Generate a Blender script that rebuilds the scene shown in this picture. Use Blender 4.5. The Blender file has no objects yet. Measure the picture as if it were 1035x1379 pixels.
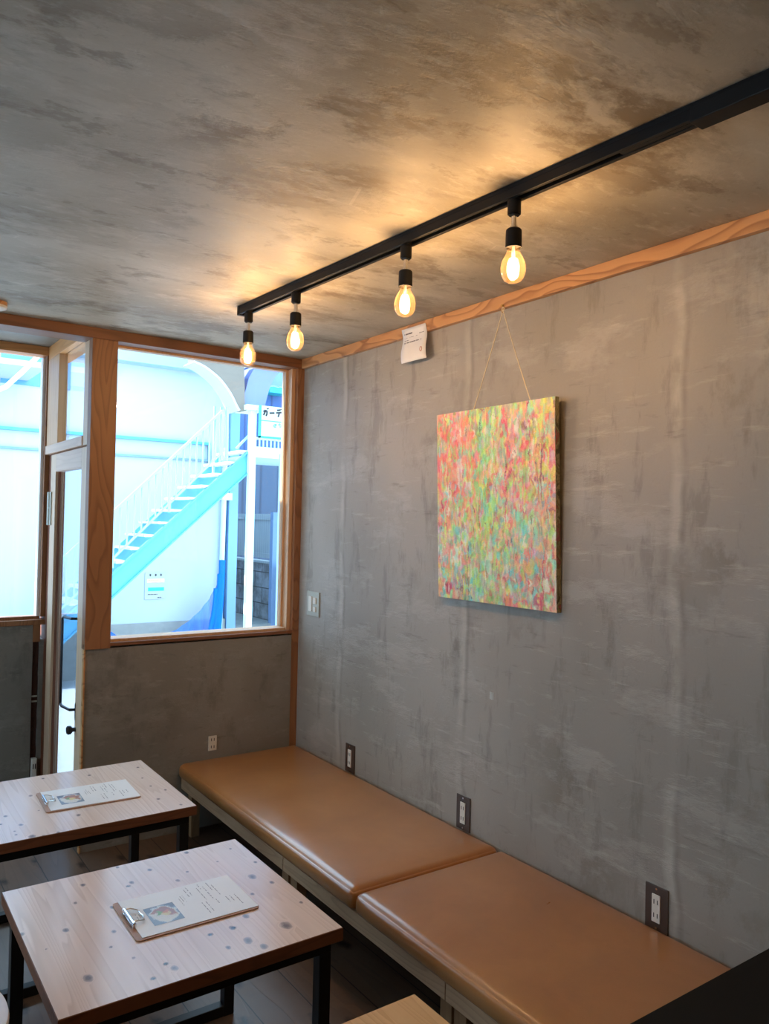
import bpy, bmesh, math, random
import numpy as np
from mathutils import Vector, Matrix
random.seed(7); rng = np.random.default_rng(7)
C = bpy.context.scene.collection
H = 1.385                     # eye height above the floor; all z below are written relative to the eye

# ---------------------------------------------------------------- camera (solved from the photograph)
FPX, YAW, PIT, ROL = 1058.49, 0.610189, 0.0127996, 0.0220843
fw = Vector((math.sin(YAW)*math.cos(PIT), math.cos(YAW)*math.cos(PIT), math.sin(PIT)))
r0 = Vector((math.cos(YAW), -math.sin(YAW), 0)); u0 = r0.cross(fw)
rt = math.cos(ROL)*r0 + math.sin(ROL)*u0; up = -math.sin(ROL)*r0 + math.cos(ROL)*u0
cam = bpy.data.cameras.new('camera'); co = bpy.data.objects.new('camera', cam); C.objects.link(co)
M = Matrix((rt, up, -fw)).transposed().to_4x4(); M.translation = Vector((0, 0, H)); co.matrix_world = M
cam.sensor_fit = 'VERTICAL'; cam.sensor_height = 36.0; cam.sensor_width = 27.0; cam.lens = FPX*36/1379
cam.clip_start = .02; cam.clip_end = 200
bpy.context.scene.camera = co

def ray(px, py): return fw + rt*((px-517.5)/FPX) - up*((py-689.5)/FPX)
def atX(px, py, x): d = ray(px, py); return d*(x/d.x)
def atY(px, py, y): d = ray(px, py); return d*(y/d.y)
def atZ(px, py, z): d = ray(px, py); return d*(z/d.z)

# ---------------------------------------------------------------- materials
def lin(c):
    return tuple((v/12.92 if v <= .04045 else ((v+.055)/1.055)**2.4) for v in c)
def srgb(r, g, b): return lin((r/255, g/255, b/255))
class NT:
    def __init__(s, name):
        s.m = bpy.data.materials.new(name); s.m.use_nodes = True; s.t = s.m.node_tree; s.t.nodes.clear()
        s.out = s.t.nodes.new('ShaderNodeOutputMaterial')
    def n(s, ty, **kw):
        nd = s.t.nodes.new(ty)
        for k, v in kw.items():
            if k == 'inp':
                for kk, vv in v.items():
                    if isinstance(vv, bpy.types.NodeSocket): s.t.links.new(vv, nd.inputs[kk])
                    else: nd.inputs[kk].default_value = vv
            else: setattr(nd, k, v)
        return nd
    def link(s, a, b): s.t.links.new(a, b)
    def math(s, op, a, b=0.0, c=None):
        i = {0: a, 1: b}
        if c is not None: i[2] = c
        return s.n('ShaderNodeMath', operation=op, inp=i).outputs[0]
    def mix(s, f, a, b, mode='MIX'):
        nd = s.t.nodes.new('ShaderNodeMix'); nd.data_type = 'RGBA'; nd.blend_type = mode
        for k, v in ((0, f), (6, a), (7, b)):
            if isinstance(v, bpy.types.NodeSocket): s.t.links.new(v, nd.inputs[k])
            else: nd.inputs[k].default_value = v if k == 0 else (*v[:3], 1)
        return nd.outputs[2]
    def ramp(s, f, stops, interp='LINEAR'):
        nd = s.t.nodes.new('ShaderNodeValToRGB'); nd.color_ramp.interpolation = interp
        e = nd.color_ramp.elements
        while len(e) < len(stops): e.new(.5)
        for i, (p, c) in enumerate(stops):
            e[i].position = p; e[i].color = (*c, 1) if len(c) == 3 else c
        s.t.links.new(f, nd.inputs[0]); return nd.outputs[0]
    def coords(s, scale=(1, 1, 1), rot=(0, 0, 0), loc=(0, 0, 0)):
        tc = s.t.nodes.new('ShaderNodeTexCoord')
        mp = s.n('ShaderNodeMapping', inp={0: tc.outputs['Object'], 'Location': loc, 'Rotation': rot, 'Scale': scale})
        return mp.outputs[0]
    def noise(s, vec, scale, detail=4, rough=.55, dist=0.0):
        return s.n('ShaderNodeTexNoise', inp={'Vector': vec, 'Scale': scale, 'Detail': detail, 'Roughness': rough, 'Distortion': dist}).outputs[0]
    def bsdf(s, col, rough=.5, metal=0., bump=None, bstr=.3, bdist=.01, **kw):
        p = s.n('ShaderNodeBsdfPrincipled')
        for k, v in (('Base Color', col), ('Roughness', rough), ('Metallic', metal), *kw.items()):
            if isinstance(v, bpy.types.NodeSocket): s.t.links.new(v, p.inputs[k])
            elif k == 'Base Color' or isinstance(v, tuple): p.inputs[k].default_value = (*v[:3], 1)
            else: p.inputs[k].default_value = v
        if bump is not None:
            b = s.n('ShaderNodeBump', inp={'Strength': bstr, 'Distance': bdist, 'Height': bump})
            s.t.links.new(b.outputs[0], p.inputs['Normal'])
        s.t.links.new(p.outputs[0], s.out.inputs[0]); return p

def m_plain(name, c, rough=.5, metal=0., var=.08, sc=30, bstr=.05, **kw):
    t = NT(name); v = t.coords(); n = t.noise(v, sc, 3)
    col = t.mix(n, tuple(x*(1-var) for x in c), tuple(min(1, x*(1+var)) for x in c))
    t.bsdf(col, rough, metal, bump=n, bstr=bstr, bdist=.002, **kw); return t.m

def m_ceiling():
    t = NT('ceiling_plaster')
    R = math.radians
    def patch(loc, rot, sc, scale, lo, hi, det=9, ro=.68):
        return t.ramp(t.noise(t.coords(scale=sc, rot=(0, 0, R(rot)), loc=loc), scale, det, ro), [(lo, (0, 0, 0)), (hi, (1, 1, 1))])
    big = t.noise(t.coords(scale=(1, 1.6, 1), rot=(0, 0, R(20))), 1.4, 3, .5)
    c = t.ramp(big, [(.3, srgb(148, 140, 122)), (.5, srgb(174, 168, 152)), (.7, srgb(196, 193, 180))])
    fine = t.noise(t.coords(scale=(1, 2.6, 1), rot=(0, 0, R(12))), 8, 9, .68)
    region = patch((4, 2, 0), 20, (1, 1.3, 1), 1.5, .42, .6, 2, .5)
    p1 = patch((3, 1, 0), 20, (1, 1.6, 1), 2.3, .50, .57)
    p2 = patch((8, 5, 0), 26, (1, 1.9, 1), 4.2, .57, .61)
    c = t.mix(t.math('MULTIPLY', t.math('MULTIPLY', p1, region), .75), c, srgb(104, 88, 66))
    c = t.mix(t.math('MULTIPLY', p2, .42), c, srgb(112, 98, 78))
    l1 = patch((1, 9, 0), 16, (1, 2.0, 1), 3.6, .52, .62)
    c = t.mix(t.math('MULTIPLY', l1, .42), c, srgb(204, 201, 190))
    l2 = patch((6, 3, 0), 12, (1, 2.6, 1), 13, .56, .66)
    c = t.mix(t.math('MULTIPLY', l2, .3), c, srgb(214, 210, 198))
    c = t.mix(t.math('MULTIPLY', t.ramp(fine, [(.3, (1, 1, 1)), (.45, (0, 0, 0))]), .3), c, srgb(100, 88, 70))
    # thin trowel scratches
    vo = t.n('ShaderNodeTexVoronoi', feature='DISTANCE_TO_EDGE', inp={'Vector': t.coords(scale=(1, 2.8, 1), rot=(0, 0, R(14))), 'Scale': 2.3}).outputs[0]
    scr = t.math('MULTIPLY', t.math('LESS_THAN', vo, .006), l1)
    c = t.mix(t.math('MULTIPLY', scr, .35), c, srgb(220, 214, 200))
    gr = t.noise(t.coords(), 120, 2, .6)
    c = t.mix(t.math('MULTIPLY', gr, .12), c, srgb(90, 80, 66))
    hgt = t.math('ADD', t.math('MULTIPLY', p1, -.5), t.math('ADD', fine, t.math('MULTIPLY', l1, .4)))
    t.bsdf(c, t.math('MULTIPLY_ADD', fine, .25, .42), bump=hgt, bstr=.22, bdist=.01); return t.m

def m_wall(name='wall_plaster', seams=True, tone=1.0):
    t = NT(name); v0 = t.coords(); k = tone
    def patch(loc, sc, scale, lo, hi, det=9, ro=.68, rot=(0, 0, 0)):
        return t.ramp(t.noise(t.coords(scale=sc, rot=rot, loc=loc), scale, det, ro), [(lo, (0, 0, 0)), (hi, (1, 1, 1))])
    big = t.noise(t.coords(scale=(1, 1, .6)), 1.5, 3, .5)
    c = t.ramp(big, [(.3, srgb(142*k, 135*k, 125*k)), (.5, srgb(157*k, 150*k, 140*k)), (.7, srgb(172*k, 165*k, 155*k))])
    region = patch((1, 4, 2), (1, 1, .8), 1.9, .42, .6, 2, .5)
    p1 = patch((0, 5, 2), (1, 1.5, 1.1), 3.4, .52, .60)
    c = t.mix(t.math('MULTIPLY', t.math('MULTIPLY', p1, region), .55), c, srgb(112*k, 102*k, 88*k))
    p2 = patch((2, 1, 7), (1, 1.6, .42), 7, .55, .63)
    c = t.mix(t.math('MULTIPLY', p2, .38), c, srgb(108*k, 102*k, 92*k))
    l1 = patch((0, 3, 2), (1, .7, 2.0), 3.6, .53, .62, rot=(.2, 0, 0))
    c = t.mix(t.math('MULTIPLY', l1, .26), c, srgb(190*k, 184*k, 174*k))
    l2 = patch((5, 2, 9), (1, .45, 3.0), 9, .58, .68, rot=(-.12, 0, 0))
    c = t.mix(t.math('MULTIPLY', l2, .3), c, srgb(198*k, 192*k, 180*k))
    d3 = patch((7, 8, 1), (1, .5, 3.2), 10, .60, .68, rot=(.1, 0, 0))
    c = t.mix(t.math('MULTIPLY', d3, .35), c, srgb(104*k, 96*k, 86*k))
    gr = t.noise(v0, 160, 2, .6)
    c = t.mix(t.math('MULTIPLY', gr, .12), c, srgb(90*k, 86*k, 80*k))
    hgt = t.math('ADD', t.math('MULTIPLY', p1, -.4), t.math('ADD', l1, l2))
    if seams:
        sep = t.n('ShaderNodeSeparateXYZ', inp={0: v0}); y = sep.outputs[1]
        wob = t.math('MULTIPLY_ADD', t.noise(t.coords(scale=(1, .01, 1)), 3.5, 4), .06, -.03)
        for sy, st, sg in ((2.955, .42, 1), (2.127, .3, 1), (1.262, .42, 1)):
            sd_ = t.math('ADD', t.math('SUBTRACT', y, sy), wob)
            # ridge with painted light: pale window side, thin dark shade line on the other
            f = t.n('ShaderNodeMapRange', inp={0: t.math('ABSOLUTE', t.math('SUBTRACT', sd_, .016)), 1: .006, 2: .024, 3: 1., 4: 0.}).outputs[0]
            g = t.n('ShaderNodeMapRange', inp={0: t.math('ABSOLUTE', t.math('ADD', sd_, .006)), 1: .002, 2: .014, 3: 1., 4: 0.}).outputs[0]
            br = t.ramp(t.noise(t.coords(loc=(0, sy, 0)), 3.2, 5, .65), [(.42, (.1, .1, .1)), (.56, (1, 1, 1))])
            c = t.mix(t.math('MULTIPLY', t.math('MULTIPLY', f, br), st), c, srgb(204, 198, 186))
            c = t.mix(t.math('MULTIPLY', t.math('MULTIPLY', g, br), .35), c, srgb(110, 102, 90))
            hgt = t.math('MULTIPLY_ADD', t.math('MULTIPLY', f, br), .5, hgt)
    t.bsdf(c, t.math('MULTIPLY_ADD', l1, -.1, .5), bump=hgt, bstr=.16, bdist=.008); return t.m

def m_wood(name, light, dark, axis='z', ring=16, rough=.5, stretch=9, sc=3.2, knots=True, contrast=.75, seed=0, **kw):
    t = NT(name); a = 'xyz'.index(axis)
    s = [1., 1., 1.]; s[a] = 1/stretch
    v = t.coords(scale=tuple(s), loc=(seed*1.7+.3, seed*.9, seed*2.3))
    n = t.noise(v, sc*1.6, 2, .45, .25)
    saw = t.math('FRACT', t.math('MULTIPLY', n, ring))
    band = t.ramp(saw, [(0, (.1, .1, .1)), (.55, (.3, .3, .3)), (.88, (1, 1, 1)), (1, (.1, .1, .1))])
    s2 = [1., 1., 1.]; s2[a] = 1/40
    fib = t.noise(t.coords(scale=tuple(s2)), 160, 3, .6)
    c = t.mix(t.math('MULTIPLY', band, contrast), light, dark)
    c = t.mix(t.math('MULTIPLY', fib, .35), c, tuple(x*.62 for x in light))
    tone = t.noise(t.coords(), 1.1, 2)
    c = t.mix(t.math('MULTIPLY', tone, .3), c, tuple(min(1, x*1.15) for x in light))
    if knots:
        s3 = [1., 1., 1.]; s3[a] = .55
        vo = t.n('ShaderNodeTexVoronoi', inp={'Vector': t.coords(scale=tuple(s3), loc=(seed+.4, 1.3, seed*.7)), 'Scale': 3.1})
        kf = t.n('ShaderNodeMapRange', inp={0: vo.outputs[0], 1: .03, 2: .085, 3: .85, 4: 0.}).outputs[0]
        c = t.mix(kf, c, tuple(x*.45 for x in dark))
    t.bsdf(c, rough, bump=t.math('ADD', fib, t.math('MULTIPLY', band, .3)), bstr=.12, bdist=.002, **kw); return t.m

def m_tabletop(name, light, dark, sheen=.3, kn=srgb(78, 78, 92)):
    t = NT(name)
    sep = t.n('ShaderNodeSeparateXYZ', inp={0: t.coords()})
    st = t.math('FLOOR', t.math('MULTIPLY', sep.outputs[0], 9.0))
    off = t.n('ShaderNodeCombineXYZ', inp={0: t.math('MULTIPLY', st, 3.7), 1: t.math('MULTIPLY', st, 1.3), 2: 0.0}).outputs[0]
    mp = t.coords(scale=(1, .045, 1)); wv = t.noise(t.coords(), 55, 3)
    v = t.n('ShaderNodeVectorMath', operation='ADD', inp={0: mp, 1: off}).outputs[0]
    n = t.noise(v, 9, 2, .5, .1)
    att = t.n('ShaderNodeAttribute', attribute_name='knot')
    n2 = t.math('MULTIPLY_ADD', att.outputs['Fac'], .22, n)
    saw = t.math('FRACT', t.math('MULTIPLY', n2, 20))
    band = t.ramp(saw, [(0, (0, 0, 0)), (.7, (.5, .5, .5)), (.93, (1, 1, 1)), (1, (0, 0, 0))])
    fib = t.noise(t.coords(scale=(1, .02, 1)), 170, 3, .6)
    c = t.mix(t.math('MULTIPLY', band, .42), light, dark)
    c = t.mix(t.math('MULTIPLY', fib, .3), c, tuple(x*.7 for x in light))
    tn = t.n('ShaderNodeTexWhiteNoise', noise_dimensions='1D', inp={'W': st}).outputs[0]
    c = t.mix(t.math('MULTIPLY', tn, .35), c, tuple(x*.78 for x in light))
    kf = t.ramp(t.math('MULTIPLY_ADD', t.math('SUBTRACT', wv, .5), t.math('MULTIPLY', t.math('MINIMUM', att.outputs['Fac'], .3), 3.0), att.outputs['Fac']), [(.3, (0, 0, 0)), (.52, (.5, .5, .5)), (1, (.85, .85, .85))])
    c = t.mix(kf, c, kn)
    hole = t.n('ShaderNodeAttribute', attribute_name='hole').outputs['Fac']
    c = t.mix(hole, c, (.006, .005, .006))
    t.bsdf(c, sheen, bump=fib, bstr=.06, bdist=.001); return t.m

def m_floor():
    t = NT('floor_boards')
    sep = t.n('ShaderNodeSeparateXYZ', inp={0: t.coords(loc=(.06, 0, 0))})
    px = t.math('MULTIPLY', sep.outputs[0], 6.6)
    st = t.math('FLOOR', px); fr = t.math('FRACT', px)
    off = t.n('ShaderNodeCombineXYZ', inp={0: t.math('MULTIPLY', st, 2.7), 1: t.math('MULTIPLY', st, 1.9), 2: 0.0}).outputs[0]
    v = t.n('ShaderNodeVectorMath', operation='ADD', inp={0: t.coords(scale=(1, .13, 1)), 1: off}).outputs[0]
    n = t.noise(v, 4, 3, .55, .5)
    saw = t.math('FRACT', t.math('MULTIPLY', n, 13))
    band = t.ramp(saw, [(0, (0, 0, 0)), (.75, (.6, .6, .6)), (.95, (1, 1, 1)), (1, (0, 0, 0))])
    c = t.mix(t.math('MULTIPLY', band, .5), srgb(100, 74, 56), srgb(56, 38, 28))
    tn = t.n('ShaderNodeTexWhiteNoise', noise_dimensions='1D', inp={'W': st}).outputs[0]
    c = t.mix(t.math('MULTIPLY', tn, .5), c, srgb(70, 52, 40))
    sc = t.noise(t.coords(), 9, 6, .7)
    c = t.mix(t.math('MULTIPLY', sc, .35), c, srgb(128, 116, 104))
    v2 = t.n('ShaderNodeVectorMath', operation='ADD', inp={0: t.coords(scale=(1, .6, 1)), 1: off}).outputs[0]
    wb_ = t.n('ShaderNodeTexNoise', inp={'Vector': t.coords(), 'Scale': 28.0}).outputs[1]
    wb_ = t.n('ShaderNodeVectorMath', operation='SCALE', inp={0: wb_, 'Scale': .03}).outputs[0]
    v2 = t.n('ShaderNodeVectorMath', operation='ADD', inp={0: v2, 1: wb_}).outputs[0]
    vo = t.n('ShaderNodeTexVoronoi', voronoi_dimensions='2D', inp={'Vector': v2, 'Scale': 5.0})
    kf = t.n('ShaderNodeMapRange', inp={0: vo.outputs[0], 1: .03, 2: .11, 3: .95, 4: 0.}).outputs[0]
    c = t.mix(kf, c, srgb(18, 12, 9))
    gap = t.math('GREATER_THAN', t.math('ABSOLUTE', t.math('SUBTRACT', fr, .5)), .488)
    c = t.mix(gap, c, (.004, .003, .003))
    h = t.math('SUBTRACT', t.math('MULTIPLY', band, .15), gap)
    t.bsdf(c, .36, bump=h, bstr=.25, bdist=.004); return t.m

def m_leather():
    t = NT('tan_leather'); v = t.coords()
    a = t.noise(v, 3.5, 5, .6, .4); b = t.noise(v, 230, 2, .5)
    cr = t.n('ShaderNodeTexVoronoi', feature='DISTANCE_TO_EDGE', inp={'Vector': v, 'Scale': 260.0}).outputs[0]
    c = t.ramp(a, [(.3, srgb(162, 108, 58)), (.55, srgb(176, 121, 68)), (.75, srgb(187, 132, 78))])
    c = t.mix(t.math('MULTIPLY', b, .15), c, srgb(120, 74, 38))
    h = t.math('ADD', t.math('MULTIPLY', t.math('MINIMUM', cr, .12), 1.0), t.math('MULTIPLY', t.noise(t.coords(scale=(1, 2.5, 1)), 5, 3), 1.2))
    t.bsdf(c, t.math('MULTIPLY_ADD', a, .12, .24), bump=h, bstr=.12, bdist=.003, **{'Coat Weight': .5, 'Coat Roughness': .16}); return t.m

def m_glass(name, tint=(1, 1, 1), refl=1.0, haze=0.0, hazec=(.8, .9, 1)):
    t = NT(name)
    bf = t.n('ShaderNodeNewGeometry').outputs['Backfacing']     # the same reflectance from both faces of the pane
    ior = t.math('MULTIPLY_ADD', bf, 1/1.5-1.5, 1.5)
    fr = t.n('ShaderNodeFresnel', inp={'IOR': ior}).outputs[0]
    tr = t.n('ShaderNodeBsdfTransparent', inp={0: (*tint, 1)})
    gl = t.n('ShaderNodeBsdfGlossy', inp={'Roughness': .0})
    mx = t.n('ShaderNodeMixShader', inp={0: t.math('MULTIPLY', fr, refl), 1: tr.outputs[0], 2: gl.outputs[0]})
    o = mx.outputs[0]
    if haze:
        df = t.n('ShaderNodeBsdfTranslucent', inp={0: (*hazec, 1)})
        o = t.n('ShaderNodeMixShader', inp={0: haze, 1: o, 2: df.outputs[0]}).outputs[0]
    t.link(o, t.out.inputs[0]); return t.m

def m_emit(name, c, s):
    t = NT(name); e = t.n('ShaderNodeEmission', inp={0: (*c, 1), 1: s}); t.link(e.outputs[0], t.out.inputs[0]); return t.m

def m_attr(name, rough=.5, bstr=0.2):
    t = NT(name); a = t.n('ShaderNodeAttribute', attribute_name='paint')
    n = t.noise(t.coords(), 220, 3)
    t.bsdf(a.outputs['Color'], rough, bump=n, bstr=bstr, bdist=.002); return t.m

def m_net(f=.58, c=(40, 122, 226)):
    t = NT('blue_mesh'); tr = t.n('ShaderNodeBsdfTransparent')
    df = t.n('ShaderNodeBsdfDiffuse', inp={0: (*srgb(*c), 1)})
    mx = t.n('ShaderNodeMixShader', inp={0: f, 1: tr.outputs[0], 2: df.outputs[0]}); t.link(mx.outputs[0], t.out.inputs[0]); return t.m

def m_blocks():
    t = NT('concrete_blocks')
    tc = t.coords(rot=(math.radians(90), 0, math.radians(90)))
    sw = t.n('ShaderNodeSeparateXYZ', inp={0: t.coords()})
    cb = t.n('ShaderNodeCombineXYZ', inp={0: sw.outputs[1], 1: sw.outputs[2], 2: 0.0}).outputs[0]
    br = t.n('ShaderNodeTexBrick', inp={'Vector': cb, 'Scale': 1.0, 'Color1': (*srgb(156, 162, 168), 1), 'Color2': (*srgb(134, 142, 150), 1), 'Mortar': (*srgb(60, 62, 66), 1),
         'Mortar Size': .008, 'Brick Width': .5, 'Row Height': .24})
    n = t.noise(t.coords(), 3, 6, .7)
    c = t.mix(t.ramp(n, [(.4, (.7, .7, .7)), (.6, (0, 0, 0))]), br.outputs[0], srgb(62, 62, 58))
    t.bsdf(c, .8); return t.m

def m_ribbed(name, c1, c2, axis=1, freq=14):
    t = NT(name); sp = t.n('ShaderNodeSeparateXYZ', inp={0: t.coords()})
    f = t.math('FRACT', t.math('MULTIPLY', sp.outputs[axis], freq))
    c = t.mix(t.ramp(f, [(0, (1, 1, 1)), (.12, (0, 0, 0)), (.9, (0, 0, 0)), (1, (1, 1, 1))]), c1, c2)
    n = t.noise(t.coords(), 2, 5, .6); c = t.mix(t.math('MULTIPLY', n, .4), c, c2)
    t.bsdf(c, .6, bump=f, bstr=.4, bdist=.02); return t.m

MT = {
 'ceil': m_ceiling(), 'wall': m_wall(tone=1.06), 'wall2': m_wall('back_wall_plaster', False, .86), 'floor': m_floor(),
 'beam': m_wood('dark_cedar_beam', srgb(134, 86, 54), srgb(84, 50, 30), 'x', 14, .5, 12, 4, seed=1),
 'post': m_wood('cedar_post', srgb(156, 106, 68), srgb(98, 60, 38), 'z', 20, .5, 7, 4.2, seed=2),
 'trim': m_wood('pine_trim', srgb(214, 160, 106), srgb(132, 76, 40), 'y', 11, .45, 3.2, 4.2, contrast=.95, seed=3),
 'jamb': m_wood('pale_jamb_wood', srgb(214, 172, 132), srgb(176, 128, 90), 'z', 12, .5, 12, 5, False, .5, seed=4),
 'jambx': m_wood('orange_bay_beam', srgb(214, 150, 92), srgb(168, 106, 58), 'x', 10, .5, 12, 5, False, .5, seed=5),
 'jamby': m_wood('orange_side_beam', srgb(222, 162, 104), srgb(176, 116, 66), 'y', 10, .5, 12, 5, False, .5, seed=6),
 'door': m_wood('pale_door_wood', srgb(222, 190, 158), srgb(190, 150, 116), 'z', 10, .45, 12, 5, False, .45, seed=7),
 'doory': m_wood('pale_lintel_wood', srgb(216, 184, 160), srgb(186, 148, 122), 'y', 10, .45, 12, 5, False, .45, seed=8),
 'redwood': m_wood('reddish_jamb', srgb(128, 72, 44), srgb(84, 42, 24), 'z', 10, .55, 12, 5, False, .6, seed=9),
 'rail': m_wood('weathered_rail', srgb(194, 158, 124), srgb(132, 100, 74), 'y', 12, .65, 12, 7, True, .5, seed=10),
 'leg_wood': m_wood('bench_leg_wood', srgb(150, 116, 82), srgb(100, 68, 44), 'z', 10, .6, 9, 6, True, .6, seed=11),
 'edge': m_wood('table_edge_wood', srgb(122, 74, 46), srgb(78, 42, 24), 'x', 14, .55, 10, 8, False, .7, seed=12),
 'top': m_tabletop('knotty_pine_top', srgb(230, 210, 198), srgb(182, 152, 134), .2),
 'top3': m_tabletop('pine_top_without_sky_tint', srgb(226, 186, 132), srgb(176, 118, 66), .4),  # same pine; the missing sky reflection is put into a yellower colour
 'steel': m_plain('black_steel', (.006, .006, .007), .42, .0, .1, 60, **{'Specular IOR Level': .35}),
 'black': m_plain('matt_black', (.005, .005, .0055), .55, 0, .1, 40, **{'Specular IOR Level': .25}),
 'blackcab': m_plain('black_cabinet_paint', (.008, .0075, .006), .85, 0, .15, 200, **{'Specular IOR Level': .2}),
 'chrome': m_plain('chrome', (.75, .76, .78), .14, 1., .03),
 'darkmetal': m_plain('blackened_handle', (.03, .035, .045), .35, .6),
 'brownplate': m_plain('brown_metal_plate', srgb(92, 80, 74), .35, .55),
 'cream': m_plain('cream_plastic', srgb(226, 220, 208), .4),
 'slot': m_plain('outlet_slot', (.02, .018, .016), .6),
 'swplate': m_plain('grey_switch_plate', srgb(178, 176, 162), .4, .2),
 'leather': m_leather(),
 'glass': m_glass('window_glass', (.96, .99, 1), 1.0), 'dglass': m_glass('door_glass', (.82, .9, .98), 1.2),
 'bulbglass': m_glass('bulb_glass', (1, .86, .62), 1.0, .014, (1, .62, .28)),
 'filament': m_emit('glowing_filament', (1, .66, .32), 130),
 'paper': m_plain('white_paper', srgb(236, 232, 230), .7, 0, .02), 'menupaper': m_plain('menu_card_paper', srgb(226, 224, 222), .35, 0, .02),
 'ink': m_plain('dark_ink', srgb(120, 116, 122), .6), 'redink': m_plain('red_stamp_ink', srgb(196, 130, 120), .6),
 'board': m_wood('clipboard_hardboard', srgb(168, 122, 88), srgb(130, 86, 56), 'x', 9, .45, 4, 9, False, .3, seed=13),
 'cord': m_plain('cream_cord', srgb(224, 208, 172), .8, 0, .1, 200),
 'brass': m_plain('brass_hook', srgb(190, 150, 90), .3, .9),
 'paint': m_attr('thick_acrylic_paint', .42, .5), 'print': m_attr('printed_photo', .3, .02),
 'canvas_side': None,
 'scratch': m_plain('pale_filler', srgb(196, 200, 196), .7),
 'crev': m_wood('dark_rough_timber', srgb(70, 38, 26), srgb(30, 16, 12), 'z', 9, .8, 3, 14, False, .8, seed=14),
 'stool': m_plain('white_stool_seat', srgb(226, 228, 236), .3),
 # outdoors
 'facade': m_plain('white_facade', srgb(182, 195, 210), .75, 0, .03, 3), 'found': m_plain('concrete_foundation', srgb(150, 152, 150), .85, 0, .2, 12, .3),
 'ground': m_plain('concrete_pavement', srgb(166, 168, 170), .85, 0, .12, 14, .3), 'alley': m_plain('dark_alley_ground', srgb(120, 128, 130), .85, 0, .3, 8, .3),
 'bluesteel': m_plain('pale_blue_painted_steel', srgb(84, 164, 200), .45, 0, .05, 6), 'whitesteel': m_plain('white_green_painted_steel', srgb(206, 238, 234), .4, 0, .05, 6),
 'tread': m_plain('pale_stair_tread', srgb(222, 218, 212), .7), 'riser': m_plain('brown_grey_riser', srgb(140, 132, 128), .8),
 'siding': m_ribbed('dark_blue_siding', srgb(54, 92, 150), srgb(30, 56, 104), 0, 3.2),
 'siding2': m_ribbed('slate_blue_wall', srgb(62, 82, 110), srgb(38, 54, 80), 0, 2.4),
 'corr': m_ribbed('grey_corrugated_sheet', srgb(168, 178, 180), srgb(122, 134, 142), 1, 14),
 'blocks': m_blocks(), 'bluepost': m_plain('blue_grey_column', srgb(126, 168, 216), .6, 0, .05, 3),
 'fpost': m_plain('blue_grey_post', srgb(96, 126, 164), .6), 'net': m_net(), 'netfold': m_net(.85, (24, 120, 240)),
 'arch': m_plain('blue_shade_stucco', srgb(112, 124, 186), .8, 0, .06, 5, .1), 'eave': m_plain('pale_eave_paint', srgb(150, 180, 200), .8, 0, .05, 4), 'railpaint': m_plain('pale_cyan_rail_paint', srgb(150, 206, 216), .45, 0, .05, 6), 'archface': m_plain('beige_shade_stucco', srgb(116, 108, 100), .85, 0, .12, 5, .1),  # arch and archface: shade on the canopy put into blue and beige tones
 'teal': m_plain('teal_print', srgb(40, 190, 180), .5), 'tealf': m_plain('teal_frame', srgb(40, 176, 186), .5), 'orange': m_plain('pale_orange_print', srgb(240, 200, 170), .6),
 'signwhite': m_plain('white_sign', srgb(176, 184, 186), .5, 0, .02), 'blackink': m_plain('black_ink', srgb(20, 22, 30), .7), 'greenink': m_plain('green_ink', srgb(90, 200, 170), .6),
 'winblue': m_plain('blue_upper_window', srgb(90, 150, 210), .2), 'shadowgap': m_plain('shadow_gap_blue', srgb(120, 150, 160), .8),
}
_t = NT('canvas_edge_dabs'); _v = _t.coords(scale=(1, 1, .5))
_c = _t.ramp(_t.noise(_v, 26, 5, .7, .6), [(.38, srgb(86, 78, 48)), (.46, srgb(176, 164, 120)), (.52, srgb(120, 112, 60)), (.58, srgb(190, 80, 100)), (.64, srgb(150, 140, 96))])
_t.bsdf(_c, .6); MT['canvas_side'] = _t.m

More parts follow.
